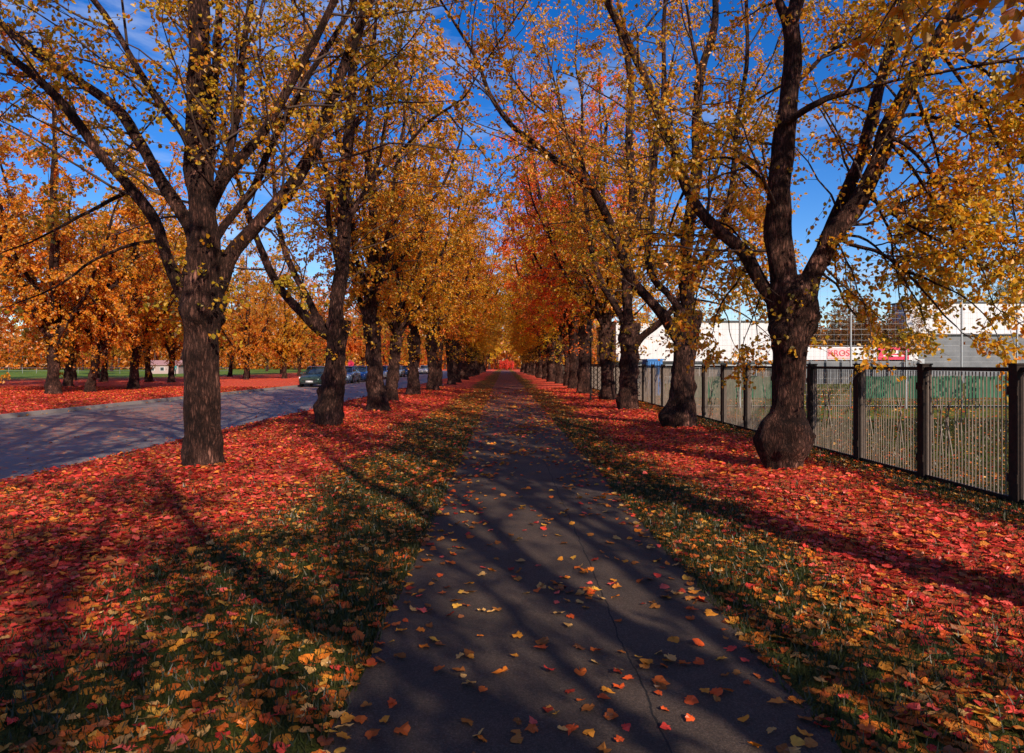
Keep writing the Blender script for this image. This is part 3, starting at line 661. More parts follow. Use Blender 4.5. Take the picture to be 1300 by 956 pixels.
# park across the road
GP = 'trees in the park across the road'
pk = [(-22.9, 34.7, 'stout mottled trunk in red leaves at the far left'),
      (-22.6, 42, 'tree with pale sunlit lower trunk on a mound of red leaves across the road'),
      (-31.4, 60, 'park tree just behind the pale trunked one across the road'),
      (-28.2, 58, 'park tree half hidden behind the nearest left linden'),
      (-35, 60, 'orange tree with greyish trunk right of the stout mottled one, deeper in the park'),
      (-45.8, 77, 'small dark trunk before the green lawn far left'),
      (-26, 69, 'forked dark tree across the road left of the green parked car'),
      (-23.8, 74, 'straight dark tree behind the kerb just left of the green parked car'),
      (-34.7, 87, 'thin dark tree right of the nearest left linden in the far park'),
      (-27, 90, 'leafy tree directly behind the green parked car'),
      (-35, 107, 'dark forked tree near the pale wall above the green parked car'),
      (-64, 107, 'pale distant trunk on the green lawn far left')]
for i, (x, y, lb) in enumerate(pk):
    c = [(1.0, .8, .8), (1.0, 1.0, .7), (.8, .9, .7), (1.05, .9, .8), (1.1, .6, .8), (.9, .85, .6)][i % 6]
    place(PARK[i % 3], x, y, i * 1.7, [1.12, 1.0, 1.0, .95, 1, .9, .8, .8, .9, .9, .9, .9][i], c, lb if i else 'park tree with ' + lb, GP)
t2 = place(VAR[1], -22.2, 36.6, 2.4, .75, (1.1, .8, .8), 'slim tree leaning right beside the stout mottled park tree', GP); t2.rotation_euler = (0, math.radians(9), 0)
rest = [(-19.5, 86), (-20, 97), (-20, 108), (-20, 120), (-20.5, 134), (-20, 150), (-21, 170), (-30, 128), (-40, 140), (-52, 150), (-30, 155), (-44, 175), (-68, 160), (-85, 150), (-100, 130), (-28, 185), (-60, 195), (-85, 190), (-110, 180),
        (-33, 31.5), (-38, 44), (-45, 55), (-52, 62), (-30, 47), (-42, 66), (-30, 77)]
for i, (x, y) in enumerate(rest):
    c = [(1.1, .65, .8), (1.0, .95, .8), (1.15, .5, 1.0), (.85, .85, .7)][i % 4]
    place(PARK[(i + 1) % 3], x + rg.uniform(-1.2, 1.2), y, i * 2.1, rg.uniform(.85, 1.1), c, 'orange leafed tree in the crowded background of the park across the road', GP)
for x, y, c, lb in [(-4.5, 214, (1.2, 1.5, .8), 'yellow tree closing the far end of the avenue, left of the vanishing point'), (6, 218, (1.2, 1.4, .8), 'yellow tree closing the far end of the avenue, right of the vanishing point')]:
    place(PARK[1], x, y, x, 1.15, c, lb, GP)
# beyond the sports ground
GS = 'trees behind the sports ground'
for i, (x, y, sc, c, lb) in enumerate([(30.5, 63, .5, (.35, .30, .9), 'grey brown half bare tree above the low white boards'), (33.6, 64.5, .52, (.4, .3, .8), 'grey brown half bare tree touching the left edge of the tall white hall'),
        (27.5, 66, .36, (.95, .22, 2.2), 'small round pink red tree behind the low boards right of the bulbous linden'), (33.7, 58.6, .46, (.5, .38, .8), 'rusty half bare tree standing against the left end of the tall white hall'), (62, 84, .85, (.4, .55, .9), 'greenish tree over the roof of the white hall at the right edge'),
        (50, 95, .8, (.7, .5, .8), 'russet tree behind the roof of the tall white hall'), (21, 100, .8, (.8, .6, .7), 'russet tree behind the long white hall'), (12, 112, .85, (.9, .7, .7), 'orange tree far behind the long white hall near the avenue')]):
    place(PARK[i % 3], x, y, i, sc, c, lb, GS)

# far woods closing the view
rng = np.random.default_rng(9); fw = MB(); cs = []
for i in range(900):
    a = rng.uniform(-1, 1); x = a * 330; y = rng.uniform(225, 300) - abs(a) * 60; hh = rng.uniform(8, 17)
    k = 110; c = np.stack([rng.normal(x, 3, k), rng.normal(y, 3, k), rng.uniform(.3, hh, k)], 1); cs.append(c)
    fw.tube([(x, y, 0), (x + .3, y, hh * .6)], [.3, .1], 5, 0)
cs = np.vstack(cs); n = len(cs)
leaf_batch(fw, cs, rng.normal(0, 1, (n, 3)), rng.normal(0, 1, (n, 3)), rng.uniform(.8, 1.5, n), 1)
o = fw.build('distant_woods', [TWIG, LEAF]); o.color = (.9, .55, .7, 1)
tag(o, 'distant autumn woodland closing the horizon beyond the park and the avenue', 'woodland', kind='stuff')
# red bush at the end of the path
bm_ = MB(); n = 2600; c = rng.normal(0, 1, (n, 3)); c = c / np.linalg.norm(c, axis=1)[:, None] * rng.uniform(.35, 1, (n, 1)) ** .5 * [3.2, 2, 1.7]; c = c * (1 + .25 * np.sin(c[:, :1] * 3 + 1)); c[:, 2] += 2.0
leaf_batch(bm_, c, rng.normal(0, 1, (n, 3)), rng.normal(0, 1, (n, 3)), rng.uniform(.2, .4, n), 1)
for k in range(6):
    a = k * 1.05; bm_.tube([(0, 0, 0), (.5 * math.cos(a), .5 * math.sin(a), 1), (1.5 * math.cos(a), 1.2 * math.sin(a), 2.2)], [.06, .04, .02], 5, 0)
o = bm_.build('red_bush', [TWIG, LEAF]); o.location = (.6, 205, 0); o.scale = (.75, .75, .8); o.color = (1.1, .22, 1.8, 1); tag(o, 'red bush closing the far end of the path at the vanishing point', 'bush')

# ------------------------------------------------------------------ fence of bent flat bars
FX = 5.88; SP = 1.745; FY0 = 7.81 - SP * 2
FB = mat('fence_bar_weathered_steel', rough=.6, spec=.4)
v = objvec(FB); n1 = noise(FB, 6, 6, .7, v); r = ramp(FB, [(.3, (.10, .075, .06)), (.55, (.18, .14, .11)), (.75, (.28, .22, .18))]); FB.node_tree.links.new(n1.outputs['Fac'], r.inputs['Fac']); setc(FB, r.outputs[0])
FP = mat('fence_post_dark_steel', (.035, .028, .025), .75, 0, .2)
n1 = noise(FP, 14, 5, .7, objvec(FP)); r = ramp(FP, [(.3, (.010, .008, .0075)), (.7, (.035, .022, .017))]); FP.node_tree.links.new(n1.outputs['Fac'], r.inputs['Fac']); setc(FP, r.outputs[0])
fence = empty('metal_fence', (FX, FY0, 0), 0, 'dark framed metal fence of closely set bent pale bars running along the right side', 'fence')
def panel_mesh(seed, nb=25):
    rng = np.random.default_rng(seed); mb = MB()
    g0 = SP - .15; amp = np.zeros(nb); zc = np.full(nb, .88)
    for c in rng.choice(np.arange(3, nb - 3), 3, replace=False):
        s = rng.choice([-1, 1]); A = rng.uniform(.10, .17)
        for j in range(nb):
            d = j - c
            if abs(d) < 5 and rng.random() < .75: amp[j] += s * A * max(0, 1 - abs(d) / 5) * (1 if d == 0 else .3)
    amp = np.clip(amp, -.17, .17)
    for j in range(nb):
        y = .10 + (j + .5) * g0 / nb - .02
        a = amp[j]; zt = 1.22 - rng.uniform(0, .12); zb = .42 + rng.uniform(-.06, .1)
        path = [(y, .075), (y, zb), (y + a, zc[j]), (y, zt), (y, 1.515)] if abs(a) > .015 else [(y, .075), (y, 1.515)]
        hx = .006; hy = .004; x = -.012 + (.006 if abs(a) > .05 else 0) + rng.normal(0, .001)
        V = [];
        for (yy, zz) in path:
            yy = min(max(yy, .06), SP - .06)
            V += [(x - hx, yy - hy, zz), (x + hx, yy - hy, zz), (x + hx, yy + hy, zz), (x - hx, yy + hy, zz)]
        q = []
        for k in range(len(path) - 1):
            for e in range(4): q.append([k * 4 + e, k * 4 + (e + 1) % 4, k * 4 + 4 + (e + 1) % 4, k * 4 + 4 + e])
        q += [[3, 2, 1, 0], [len(V) - 4, len(V) - 3, len(V) - 2, len(V) - 1]]
        mb.addq(V, q, 0, False)
    return mb
pans = [panel_mesh(300 + k) for k in range(5)]; pm = []
post = MB()
post.box((0, 0, .79), (.13, .13, 1.62)); post.box((0, 0, 1.607), (.15, .15, .02)); post.box((-.068, 0, .3), (.012, .16, .1)); post.box((-.068, 0, 1.3), (.012, .16, .1)); post.box((0, 0, .0), (.2, .2, .06))
rail = MB(); rail.box((0, SP / 2, 1.545), (.055, SP - .14, .05)); rail2 = MB(); rail2.box((0, SP / 2, .05), (.06, SP - .14, .05))
p0 = r0_ = None
NP = 46
for i in range(NP):
    if i == 0:
        p0 = post.build('post', FP, fence); r0_ = rail.build('rail', FP, fence); r1_ = rail2.build('rail', FP, fence); pp, rr2, rr3 = p0, r0_, r1_
    else:
        pp = p0.copy(); COL.objects.link(pp); rr2 = r0_.copy(); COL.objects.link(rr2); rr3 = r1_.copy(); COL.objects.link(rr3)
    pp.location = (0, i * SP, 0); rr2.location = (0, i * SP, 0); rr3.location = (0, i * SP, 0)
    if i < 5: pn = pans[i].build('bar_panel', FB, fence); pm.append(pn)
    else: pn = pm[(i * 3) % 5].copy(); COL.objects.link(pn)
    pn.location = (0, i * SP, 0)
# lattice barrier across the verge with its tall thin pole
lb_ = empty('lattice_barrier', (3.74, 29.5, .03), 0, 'thin dark lattice barrier joining the fence behind the fourth right linden', 'barrier')
mb = MB(); Wd = FX - 3.74
for z in (.25, 1.58): mb.box((Wd / 2, 0, z), (Wd, .04, .045))
k = 0
for a in np.arange(-1.3, Wd, .22):
    for s in (1, -1):
        x0, x1 = (a, a + 1.3) if s == 1 else (a + 1.3, a)
        z0, z1 = .27, 1.56
        t0 = 0; t1 = 1
        dx = x1 - x0
        lo = sorted([(0 - x0) / dx, (Wd - x0) / dx]); t0 = max(0, lo[0]); t1 = min(1, lo[1])
        if t1 - t0 > .05: mb.tube([(x0 + dx * t0, .008 * s, z0 + 1.29 * t0), (x0 + dx * t1, .008 * s, z0 + 1.29 * t1)], .009, 4)
mb.build('lattice', FP, lb_)
mb = MB(); mb.tube([(0, 0, 0), (0, 0, 2), (0, 0, 4.3)], [.045, .042, .035], 10); mb.tube([(0, 0, 4.3), (0, 0, 4.36)], [.05, .03], 10); mb.box((0, 0, .03), (.2, .2, .06)); mb.build('pole', FP, lb_)

# ------------------------------------------------------------------ sports ground on the right
GALV = mat('galvanised_steel', (.42, .44, .45), .45, .6)
WIN = mat('green_windscreen', rough=.8); v = objvec(WIN, (1, 1, .3)); n1 = noise(WIN, 3, 5, .6, v); r = ramp(WIN, [(.35, (.012, .06, .03)), (.7, (.03, .13, .065))]); WIN.node_tree.links.new(n1.outputs['Fac'], r.inputs['Fac']); setc(WIN, r.outputs[0])
mf = empty('mesh_ball_fence', (6.6, 25, 0), 0, 'tall thin wire ball fence with grey posts crossing the sports ground', 'fence')
for i in range(14):
    mb = MB(); mb.tube([(0, 0, -.1), (0, 0, 5.15)], .035, 8); mb.tube([(0, 0, 5.15), (0, 0, 5.2)], [.045, .02], 8)
    p_ = mb.build('post', GALV, mf); p_.location = (i * 2.03, 0, 0)
wm = MB()
for z in np.arange(.1, 5.1, .2): wm.tube([(0, .04, z), (26.4, .04, z)], .0035 if round(z / .2) % 3 else .006, 3, 0, False)
for x in np.arange(0, 26.4, .25): wm.tube([(x, .045, .1), (x, .045, 5.1)], .0028, 3, 0, False)
wm.build('wire_mesh', GALV, mf)
for i in range(13):
    if i in (2, 7): continue
    mb = MB(); xs = np.linspace(.06, 1.97, 16); V = []; 
    for x in xs: V += [(x, -.06 + .012 * math.sin(x * 9 + i), .38 + .02 * math.sin(x * 3 + i)), (x, -.06 + .012 * math.sin(x * 7 + i), 1.18 + .015 * math.sin(x * 5))]
    n_ = len(V); V2 = [(a, b_ + .008, c_) for a, b_, c_ in V]
    q = [[k * 2, k * 2 + 2, k * 2 + 3, k * 2 + 1] for k in range(15)] + [[n_ + k * 2, n_ + k * 2 + 1, n_ + k * 2 + 3, n_ + k * 2 + 2] for k in range(15)]
    mb.addq(V + V2, q); w_ = mb.build('windscreen', WIN, mf); w_.location = (i * 2.03, 0, 0)

WH = mat('white_cladding', rough=.6); v = objvec(WH); n1 = noise(WH, .8, 5, .6, v); r = ramp(WH, [(.3, (.60, .60, .61)), (.7, (.72, .72, .73))]); WH.node_tree.links.new(n1.outputs['Fac'], r.inputs['Fac'])
br = N(WH, 'ShaderNodeTexWave'); br.inputs['Scale'].default_value = .9; br.inputs['Distortion'].default_value = 0; WH.node_tree.links.new(v, br.inputs['Vector'])
sm_ = mth(WH, 'LESS_THAN', br.outputs['Fac'], .02); setc(WH, mixc(WH, r.outputs[0], (.45, .45, .47), sm_))
GW = mat('grey_concrete_wall', rough=.85); n1 = noise(GW, .9, 5, .6, objvec(GW)); r = ramp(GW, [(.3, (.12, .13, .14)), (.7, (.2, .21, .22))]); GW.node_tree.links.new(n1.outputs['Fac'], r.inputs['Fac']); setc(GW, r.outputs[0])
GLS = mat('dark_glass', (.03, .04, .05), .08); ROOF = mat('dark_roof', (.05, .05, .055), .7)
def hall(loc, w, d, zlow, ztop, label, nwin):
    h = empty('sports_hall', loc, 0, label, 'building')
    a = MB(); a.box((w / 2, d / 2, zlow / 2), (w - .2, d - .2, zlow)); a.build('lower_wall', GW, h)
    a = MB(); a.box((w / 2, d / 2, (zlow + ztop) / 2 + .01), (w, d, ztop - zlow)); a.build('wall', WH, h)
    a = MB(); a.box((w / 2, d / 2, ztop + .08), (w + .25, d + .25, .12)); a.box((w / 2, -.02, zlow - .06), (w, .16, .1)); a.build('roof', ROOF, h)
    for i in range(nwin):
        f = MB(); x = (i + .5) * w / nwin; z0 = zlow * .55; ww = w / nwin * .6; hh = zlow * .5
        for dz in (-1, 1): f.box((x, .07, z0 + dz * hh / 2), (ww + .1, .08, .07))
        for dx in (-1, 0, 1): f.box((x + dx * ww / 2, .07, z0), (.07, .075, hh))
        fo = f.build('window', GALV, h)
        p_ = MB(); p_.box((x, .085, z0), (ww, .02, hh - .05)); p_.build('pane', GLS, fo)
    dr = MB(); dr.box((1.2, .06, 1.05), (1.1, .08, 2.1)); do = dr.build('door', GALV, h); k_ = MB(); k_.box((1.6, .0, 1.05), (.04, .06, .2)); k_.build('handle', ROOF, do)
    return h
hall((35.2, 60, 0), 34, 2, 4.3, 7.0, 'tall white clad hall with grey lower wall at the right edge', 0)
hall((9.5, 58, 0), 14.2, 12, 1.9, 5.2, 'long white hall seen between the second and third right lindens', 5)
# spectator rail with advertising boards between the halls
br_ = empty('advertising_barrier', (24.4, 57.5, 0), 0, 'low white advertising boards on a grey barrier right of the bulbous linden', 'barrier')
a = MB(); a.box((5.2, 0, .95), (10.4, .25, 1.9)); 
for i in range(9): a.box((i * 1.3, -.2, 1.0), (.06, .3, 2.0))
a.build('base', GW, br_)
a = MB(); a.box((5.2, -.02, 2.55), (10.4, .12, 1.1)); a.build('board', WH, br_)
PINK = mat('pale_pink_panel', (.85, .45, .45), .5); CRIM = mat('crimson_panel', (.65, .02, .08), .5); REDL = mat('red_lettering', (.6, .03, .06), .5); WLET = mat('white_lettering', (.85, .85, .85), .5)
def textmesh(txt, size, m, parent, loc):
    cu = bpy.data.curves.new('lettering', 'FONT'); cu.body = txt; cu.size = size; cu.extrude = .01; cu.align_x = 'CENTER'; cu.align_y = 'CENTER'
    t = bpy.data.objects.new('lettering_src', cu); COL.objects.link(t); bpy.context.view_layer.update()
    me = bpy.data.meshes.new_from_object(t.evaluated_get(bpy.context.evaluated_depsgraph_get())); bpy.data.objects.remove(t)
    o = bpy.data.objects.new('lettering', me); COL.objects.link(o); me.materials.clear(); me.materials.append(m); o.parent = parent; o.location = loc; o.rotation_euler = (math.radians(90), 0, 0); return o
s1 = empty('sign_panel', (28.1, 57.38, 2.55), 0, 'pale pink KROS sign panel mounted on the low white boards', 'sign')
a = MB(); a.box((0, 0, 0), (1.9, .06, .9)); a.build('panel', PINK, s1); textmesh('KROS', .72, REDL, s1, (0, -.05, 0))
s2_ = empty('sign_panel', (32.7, 57.38, 2.55), 0, 'crimson sign panel with a white marking mounted on the low white boards', 'sign')
a = MB(); a.box((0, 0, 0), (2.6, .06, 1.05)); a.build('panel', CRIM, s2_)
a = MB(); a.box((-.55, -.035, .12), (.7, .02, .2)); a.box((.35, -.035, .12), (.6, .02, .28)); a.box((0, -.035, -.2), (1.7, .02, .08)); a.build('marking', WLET, s2_)
# blue tarpaulin covered container and red banner behind the fence
BLU = mat('blue_tarpaulin', (.03, .18, .5), .5)
ct = empty('storage_container', (7.0, 33.2, 0), 0, 'bright blue bin container behind the fence between second and third right lindens', 'container')
a = MB(); a.box((.35, .7, .95), (.7, 1.4, 1.7)); 
for i in range(5): a.box((-.02, .12 + i * .29, .95), (.05, .12, 1.6)); a.box((.08 + i * .13, -.02, .95), (.05, .05, 1.6))
a.build('body', BLU, ct); a = MB(); a.box((.35, .7, 1.84), (.8, 1.5, .08)); a.build('lid', BLU, ct)
bn = empty('banner', (9.75, 56.5, 0), 0, 'small red banner on a thin pole left of the long white hall', 'banner')
a = MB(); a.tube([(0, 0, 0), (0, 0, 3.6)], .04, 6); a.build('pole', GALV, bn); a = MB(); a.box((.35, 0, 2.8), (.6, .03, 1.3)); a.build('flag', CRIM, bn)

# ------------------------------------------------------------------ far left: lawn rail, pale house
hz_s = .62
PAL = mat('pale_render', (.42, .33, .31), .8)
hz = empty('low_house', (-58.6, 112, 0), .1, 'low pale house with pinkish roof beyond the park lawn left of the nearest left linden', 'house')
a = MB(); a.box((4, 3, 1.3), (8, 6, 2.6)); a.build('wall', PAL, hz)
a = MB(); a.addq([(-.4, -.4, 2.6), (8.4, -.4, 2.6), (8.4, 3, 3.9), (-.4, 3, 3.9), (-.4, 6.4, 2.6), (8.4, 6.4, 2.6), (-.4, -.4, 2.5), (8.4, -.4, 2.5), (-.4, 6.4, 2.5), (8.4, 6.4, 2.5)], [[0, 1, 2, 3], [3, 2, 5, 4], [6, 7, 1, 0], [4, 5, 9, 8]], 0, False); a.addt([(-.4, -.4, 2.6), (-.4, 3, 3.9), (-.4, 6.4, 2.6), (8.4, -.4, 2.6), (8.4, 3, 3.9), (8.4, 6.4, 2.6)], [[0, 1, 2], [3, 5, 4]]); a.build('roof', mat('pink_tin_roof', (.4, .22, .2), .6), hz)
for i in range(3):
    a = MB(); a.box((1.4 + 2.5 * i, -.03, 1.5), (1.1, .06, 1.1)); w_ = a.build('window', WH, hz); a = MB(); a.box((1.4 + 2.5 * i, -.07, 1.5), (.9, .03, .9)); a.build('pane', GLS, w_)
hz.scale = (.62, .62, .6)
lr_ = empty('lawn_railing', (-100, 118, 0), 0, 'thin white railing along the green lawn beyond the park trees on the left', 'railing')
for i in range(23):
    a = MB(); a.tube([(0, 0, 0), (0, 0, 1.1)], .03, 6); p_ = a.build('post', GALV, lr_); p_.location = (i * 2.4, 0, 0)
a = MB()
for z in (.55, 1.05): a.tube([(0, 0, z), (53, 0, z)], .022, 6)
a.build('rail', GALV, lr_)

# ------------------------------------------------------------------ parked cars
PNT = mat('car_paint', rough=.25, spec=.6); oi = N(PNT, 'ShaderNodeObjectInfo'); setc(PNT, oi.outputs['Color']); PNT.node_tree.nodes['Principled BSDF'].inputs['Metallic'].default_value = .45
TY = mat('tyre_rubber', (.015, .015, .016), .8); RIM = mat('wheel_alloy', (.45, .45, .47), .3, .9); LMP = mat('headlamp_glass', (.8, .82, .85), .1); PLT = mat('number_plate_white', (.8, .8, .78), .5); BLK = mat('black_trim', (.02, .02, .022), .5)
def make_car():
    root = empty('parked_car', (0, 0, 0))
    def loft(st, nq=None):
        rings = []
        for (y, w, zb, zs, zt, ti) in st:   # y, half width, bottom, shoulder, top, top inset
            half = [(0, zb), (w * .8, zb), (w * .97, zb + .1), (w, (zb + zs) / 2), (w * .97, zs), (w * ti, zt), (0, zt + .02)]
            ring = [(x, y, z) for x, z in half] + [(-x, y, z) for x, z in half[-2:0:-1]]
            rings.append(ring)
        k = len(rings[0]); V = np.array(rings).reshape(-1, 3); q = []
        for i in range(len(rings) - 1):
            for j in range(k): q.append([i * k + j, i * k + (j + 1) % k, (i + 1) * k + (j + 1) % k, (i + 1) * k + j])
        t = []
        for e, fl in ((0, 1), (len(rings) - 1, 0)):
            for j in range(1, k - 1): t.append([e * k, e * k + j, e * k + j + 1])
        m_ = MB(); m_.addq(V, q); n0 = m_.n; m_.addt(V, t); return m_
    body = loft([(0, .62, .32, .55, .62, .8), (.06, .74, .24, .6, .68, .85), (.3, .86, .2, .66, .76, .86), (.9, .9, .19, .74, .9, .85), (1.25, .9, .19, .8, .96, .86), (2.2, .9, .19, .85, .96, .9), (3.3, .9, .19, .87, .98, .9), (3.95, .88, .22, .86, 1.0, .86), (4.2, .82, .28, .8, .97, .84), (4.28, .74, .34, .7, .9, .84)])
    bo = body.build('body', PNT, root); kid(bo, root)
    gl = loft([(1.1, .72, .9, .92, .95, .9), (1.85, .78, .9, 1.0, 1.42, .78), (2.6, .79, .9, 1.0, 1.46, .78), (3.3, .78, .9, 1.0, 1.42, .78), (4.05, .7, .9, .93, 1.0, .85)]).build('glasshouse', GLS, root); kid(gl, root)
    rf = MB(); rf.addq([(-.6, 1.8, 1.43), (.6, 1.8, 1.43), (.62, 2.6, 1.485), (-.62, 2.6, 1.485), (.6, 3.4, 1.43), (-.6, 3.4, 1.43), (0, 1.76, 1.455), (0, 2.6, 1.505), (0, 3.44, 1.455)], [[0, 6, 7, 3], [6, 1, 2, 7], [3, 7, 8, 5], [7, 2, 4, 8]])
    for s in (-1, 1):
        rf.tube([(s * .74, 1.12, .93), (s * .62, 1.84, 1.43)], .03, 5); rf.tube([(s * .64, 2.6, 1.46), (s * .76, 2.6, .95)], .03, 5); rf.tube([(s * .62, 3.35, 1.43), (s * .7, 4.0, .98)], .04, 5); rf.tube([(s * .61, 1.82, 1.44), (s * .63, 2.6, 1.47), (s * .61, 3.38, 1.44)], .035, 5)
    kid(rf.build('roof', PNT, root), root)
    for s in (-1, 1):
        for y in (.85, 3.4):
            w = MB(); w.tube([(s * .70, y, .32), (s * .72, y, .32), (s * .88, y, .32), (s * .91, y, .32)], [.28, .32, .32, .28], 20); wo_ = w.build('wheel', TY, root); kid(wo_, root)
            r_ = MB(); r_.tube([(s * .85, y, .32), (s * .918, y, .32)], [.2, .2], 16); kid(r_.build('rim', RIM, wo_), wo_)
            a = MB(); th = np.linspace(0, math.pi, 13); pts = [(s * .885, y - .37 * math.cos(t), .32 + .37 * math.sin(t)) for t in th]; a.tube(pts, .035, 5); kid(a.build('wheel_arch', BLK, root), root)
        h = MB(); h.addq([(s * .45, .0, .58), (s * .80, .16, .62), (s * .82, .26, .73), (s * .5, .04, .66), (s * .45, .09, .58), (s * .78, .25, .62), (s * .8, .36, .74), (s * .5, .14, .69)], [[0, 1, 2, 3], [4, 7, 6, 5], [3, 2, 6, 7], [0, 4, 5, 1], [1, 5, 6, 2], [0, 3, 7, 4]], 0, False); kid(h.build('headlight', LMP, root), root)
        mi = MB(); mi.box((s * .98, 1.45, .98), (.2, .12, .13)); mi.box((s * .86, 1.47, .94), (.14, .05, .05)); kid(mi.build('side_mirror', PNT, root), root)
    a = MB(); a.box((0, -.012, .5), (1.05, .06, .1)); a.box((0, -.0, .3), (1.2, .1, .12)); kid(a.build('grille', BLK, root), root)
    a = MB(); a.box((0, -.05, .41), (.52, .02, .115)); kid(a.build('number_plate', PLT, root), root)
    return root
car0 = make_car(); cars = [(48.5, (.05, .085, .07), 'dark green parked car with white number plate, nearest in the kerbside line'), ]
cl_ = [(.25, .32, .42), (.05, .14, .35), (.08, .1, .16), (.5, .52, .55), (.06, .2, .4), (.3, .36, .42), (.04, .08, .2), (.55, .57, .6)]
names = ['silver blue parked car directly behind the dark green one', 'deep blue parked car second behind the green one', 'dark slate parked car behind the deep blue one', 'light silver parked car right of the roadside signpost', 'mid blue parked car behind the light silver one', 'grey blue parked car seen between second and third left lindens', 'navy parked car at the far end of the nearer line', 'pale silver parked car ending the nearer line before the gap']
for i, y in enumerate([57.5, 63.2, 69, 74.6, 80.2, 85.6, 91]): cars.append((y, cl_[i], names[i]))
cars.append((116, (.7, .7, .7), 'white parked car beyond the gap, far down the road')); cars.append((122, (.6, .62, .66), 'whitish parked car behind the white one far down the road')); cars.append((128, (.3, .35, .4), 'grey parked car last in the far group down the road'))
for i, (y, c, lb) in enumerate(cars):
    o = car0 if i == 0 else dup(car0)
    o.location = (RX0 + 1.08 + (0.04 * (i % 3)), y, 0); tag(o, lb, 'car', 'cars parked along the far kerb')
    for ch in KIDS[o.name]: ch.color = (*c, 1)
sg = empty('signpost', (-14.0, 62.4, 0), 0, 'short red topped signpost standing among the parked blue cars', 'sign post')
a = MB(); a.tube([(0, 0, 0), (0, 0, .7)], [.13, .11], 8); a.build('base', PLT, sg); a = MB(); a.tube([(0, 0, .7), (0, 0, 1.5)], .03, 8); a.build('pole', GALV, sg); a = MB(); a.tube([(0, -.02, 1.7), (0, .02, 1.7)], [.28, .28], 20); a.build('disc', CRIM, sg)

# ------------------------------------------------------------------ two walkers far away
def person(loc, rz, jc, tc, label, stride):
    root = empty('person', loc, rz, label, 'person')
    def skin(name, V, E, R, m, parent, rt=0, lv=2):
        me = bpy.data.meshes.new(name); me.from_pydata(V, E, []); o = bpy.data.objects.new(name, me); COL.objects.link(o)
        md = o.modifiers.new('s', 'SKIN'); sb = o.modifiers.new('u', 'SUBSURF'); sb.levels = lv; sb.render_levels = lv
        for i, r in enumerate(R): me.skin_vertices[0].data[i].radius = (r, r * .8); me.skin_vertices[0].data[i].use_root = (i == rt)
        bpy.context.view_layer.update(); me2 = bpy.data.meshes.new_from_object(o.evaluated_get(bpy.context.evaluated_depsgraph_get())); bpy.data.objects.remove(o)
        o = bpy.data.objects.new(name, me2); COL.objects.link(o); me2.materials.clear(); me2.materials.append(m); o.parent = parent
        for p_ in me2.polygons: p_.use_smooth = True
        return o
    SK = mat('skin', (.5, .3, .22), .6); s = stride
    V = [(0, 0, .95), (0, 0, 1.15), (0, 0, 1.38), (0, 0, 1.5), (0, -.02, 1.62), (0, -.02, 1.72),
         (.1, 0, .88), (.11, s * .5, .5), (.11, s + .05, .08), (.11, s - .12, .04), (-.1, 0, .88), (-.11, -s * .3, .5), (-.11, -s + .1, .08), (-.11, -s - .05, .04),
         (.19, 0, 1.4), (.25, -s * .4, 1.12), (.25, -s * .6 - .1, .88), (-.19, 0, 1.4), (-.25, s * .3, 1.12), (-.25, s * .4 - .1, .88)]
    E = [(0, 1), (1, 2), (2, 3), (3, 4), (4, 5), (0, 6), (6, 7), (7, 8), (8, 9), (0, 10), (10, 11), (11, 12), (12, 13), (2, 14), (14, 15), (15, 16), (2, 17), (17, 18), (18, 19)]
    R = [.13, .13, .15, .055, .1, .08, .09, .065, .045, .04, .09, .065, .045, .04, .065, .045, .035, .065, .045, .035]
    skin('body', V, E, R, SK, root)
    skin('jacket', [V[0], V[1], V[2], (0, 0, 1.47), V[14], V[15], (.25, -s * .58 - .07, .93), V[17], V[18], (-.25, s * .39 - .07, .93), (0, 0, .84)], [(0, 1), (1, 2), (2, 3), (2, 4), (4, 5), (5, 6), (2, 7), (7, 8), (8, 9), (0, 10)], [.16, .155, .175, .08, .085, .062, .055, .085, .062, .055, .16], mat('jacket', jc, .8), root)
    skin('trousers', [V[0], V[6], V[7], V[8], V[10], V[11], V[12]], [(0, 1), (1, 2), (2, 3), (0, 4), (4, 5), (5, 6)], [.15, .105, .08, .065, .105, .08, .065], mat('trousers', tc, .85), root)
    skin('hair', [(0, .01, 1.66), (0, .02, 1.74)], [(0, 1)], [.108, .085], mat('hair', (.05, .03, .02), .7), root)
person((-44.4, 92, .0), .4, (.0, .22, .25), (.02, .02, .03), 'person in a teal jacket and dark trousers walking by the far park lawn', .22)
person((-42.9, 92.6, .0), .2, (.12, .05, .04), (.03, .025, .03), 'person in a dark brownish coat walking right of the one in teal', -.2)

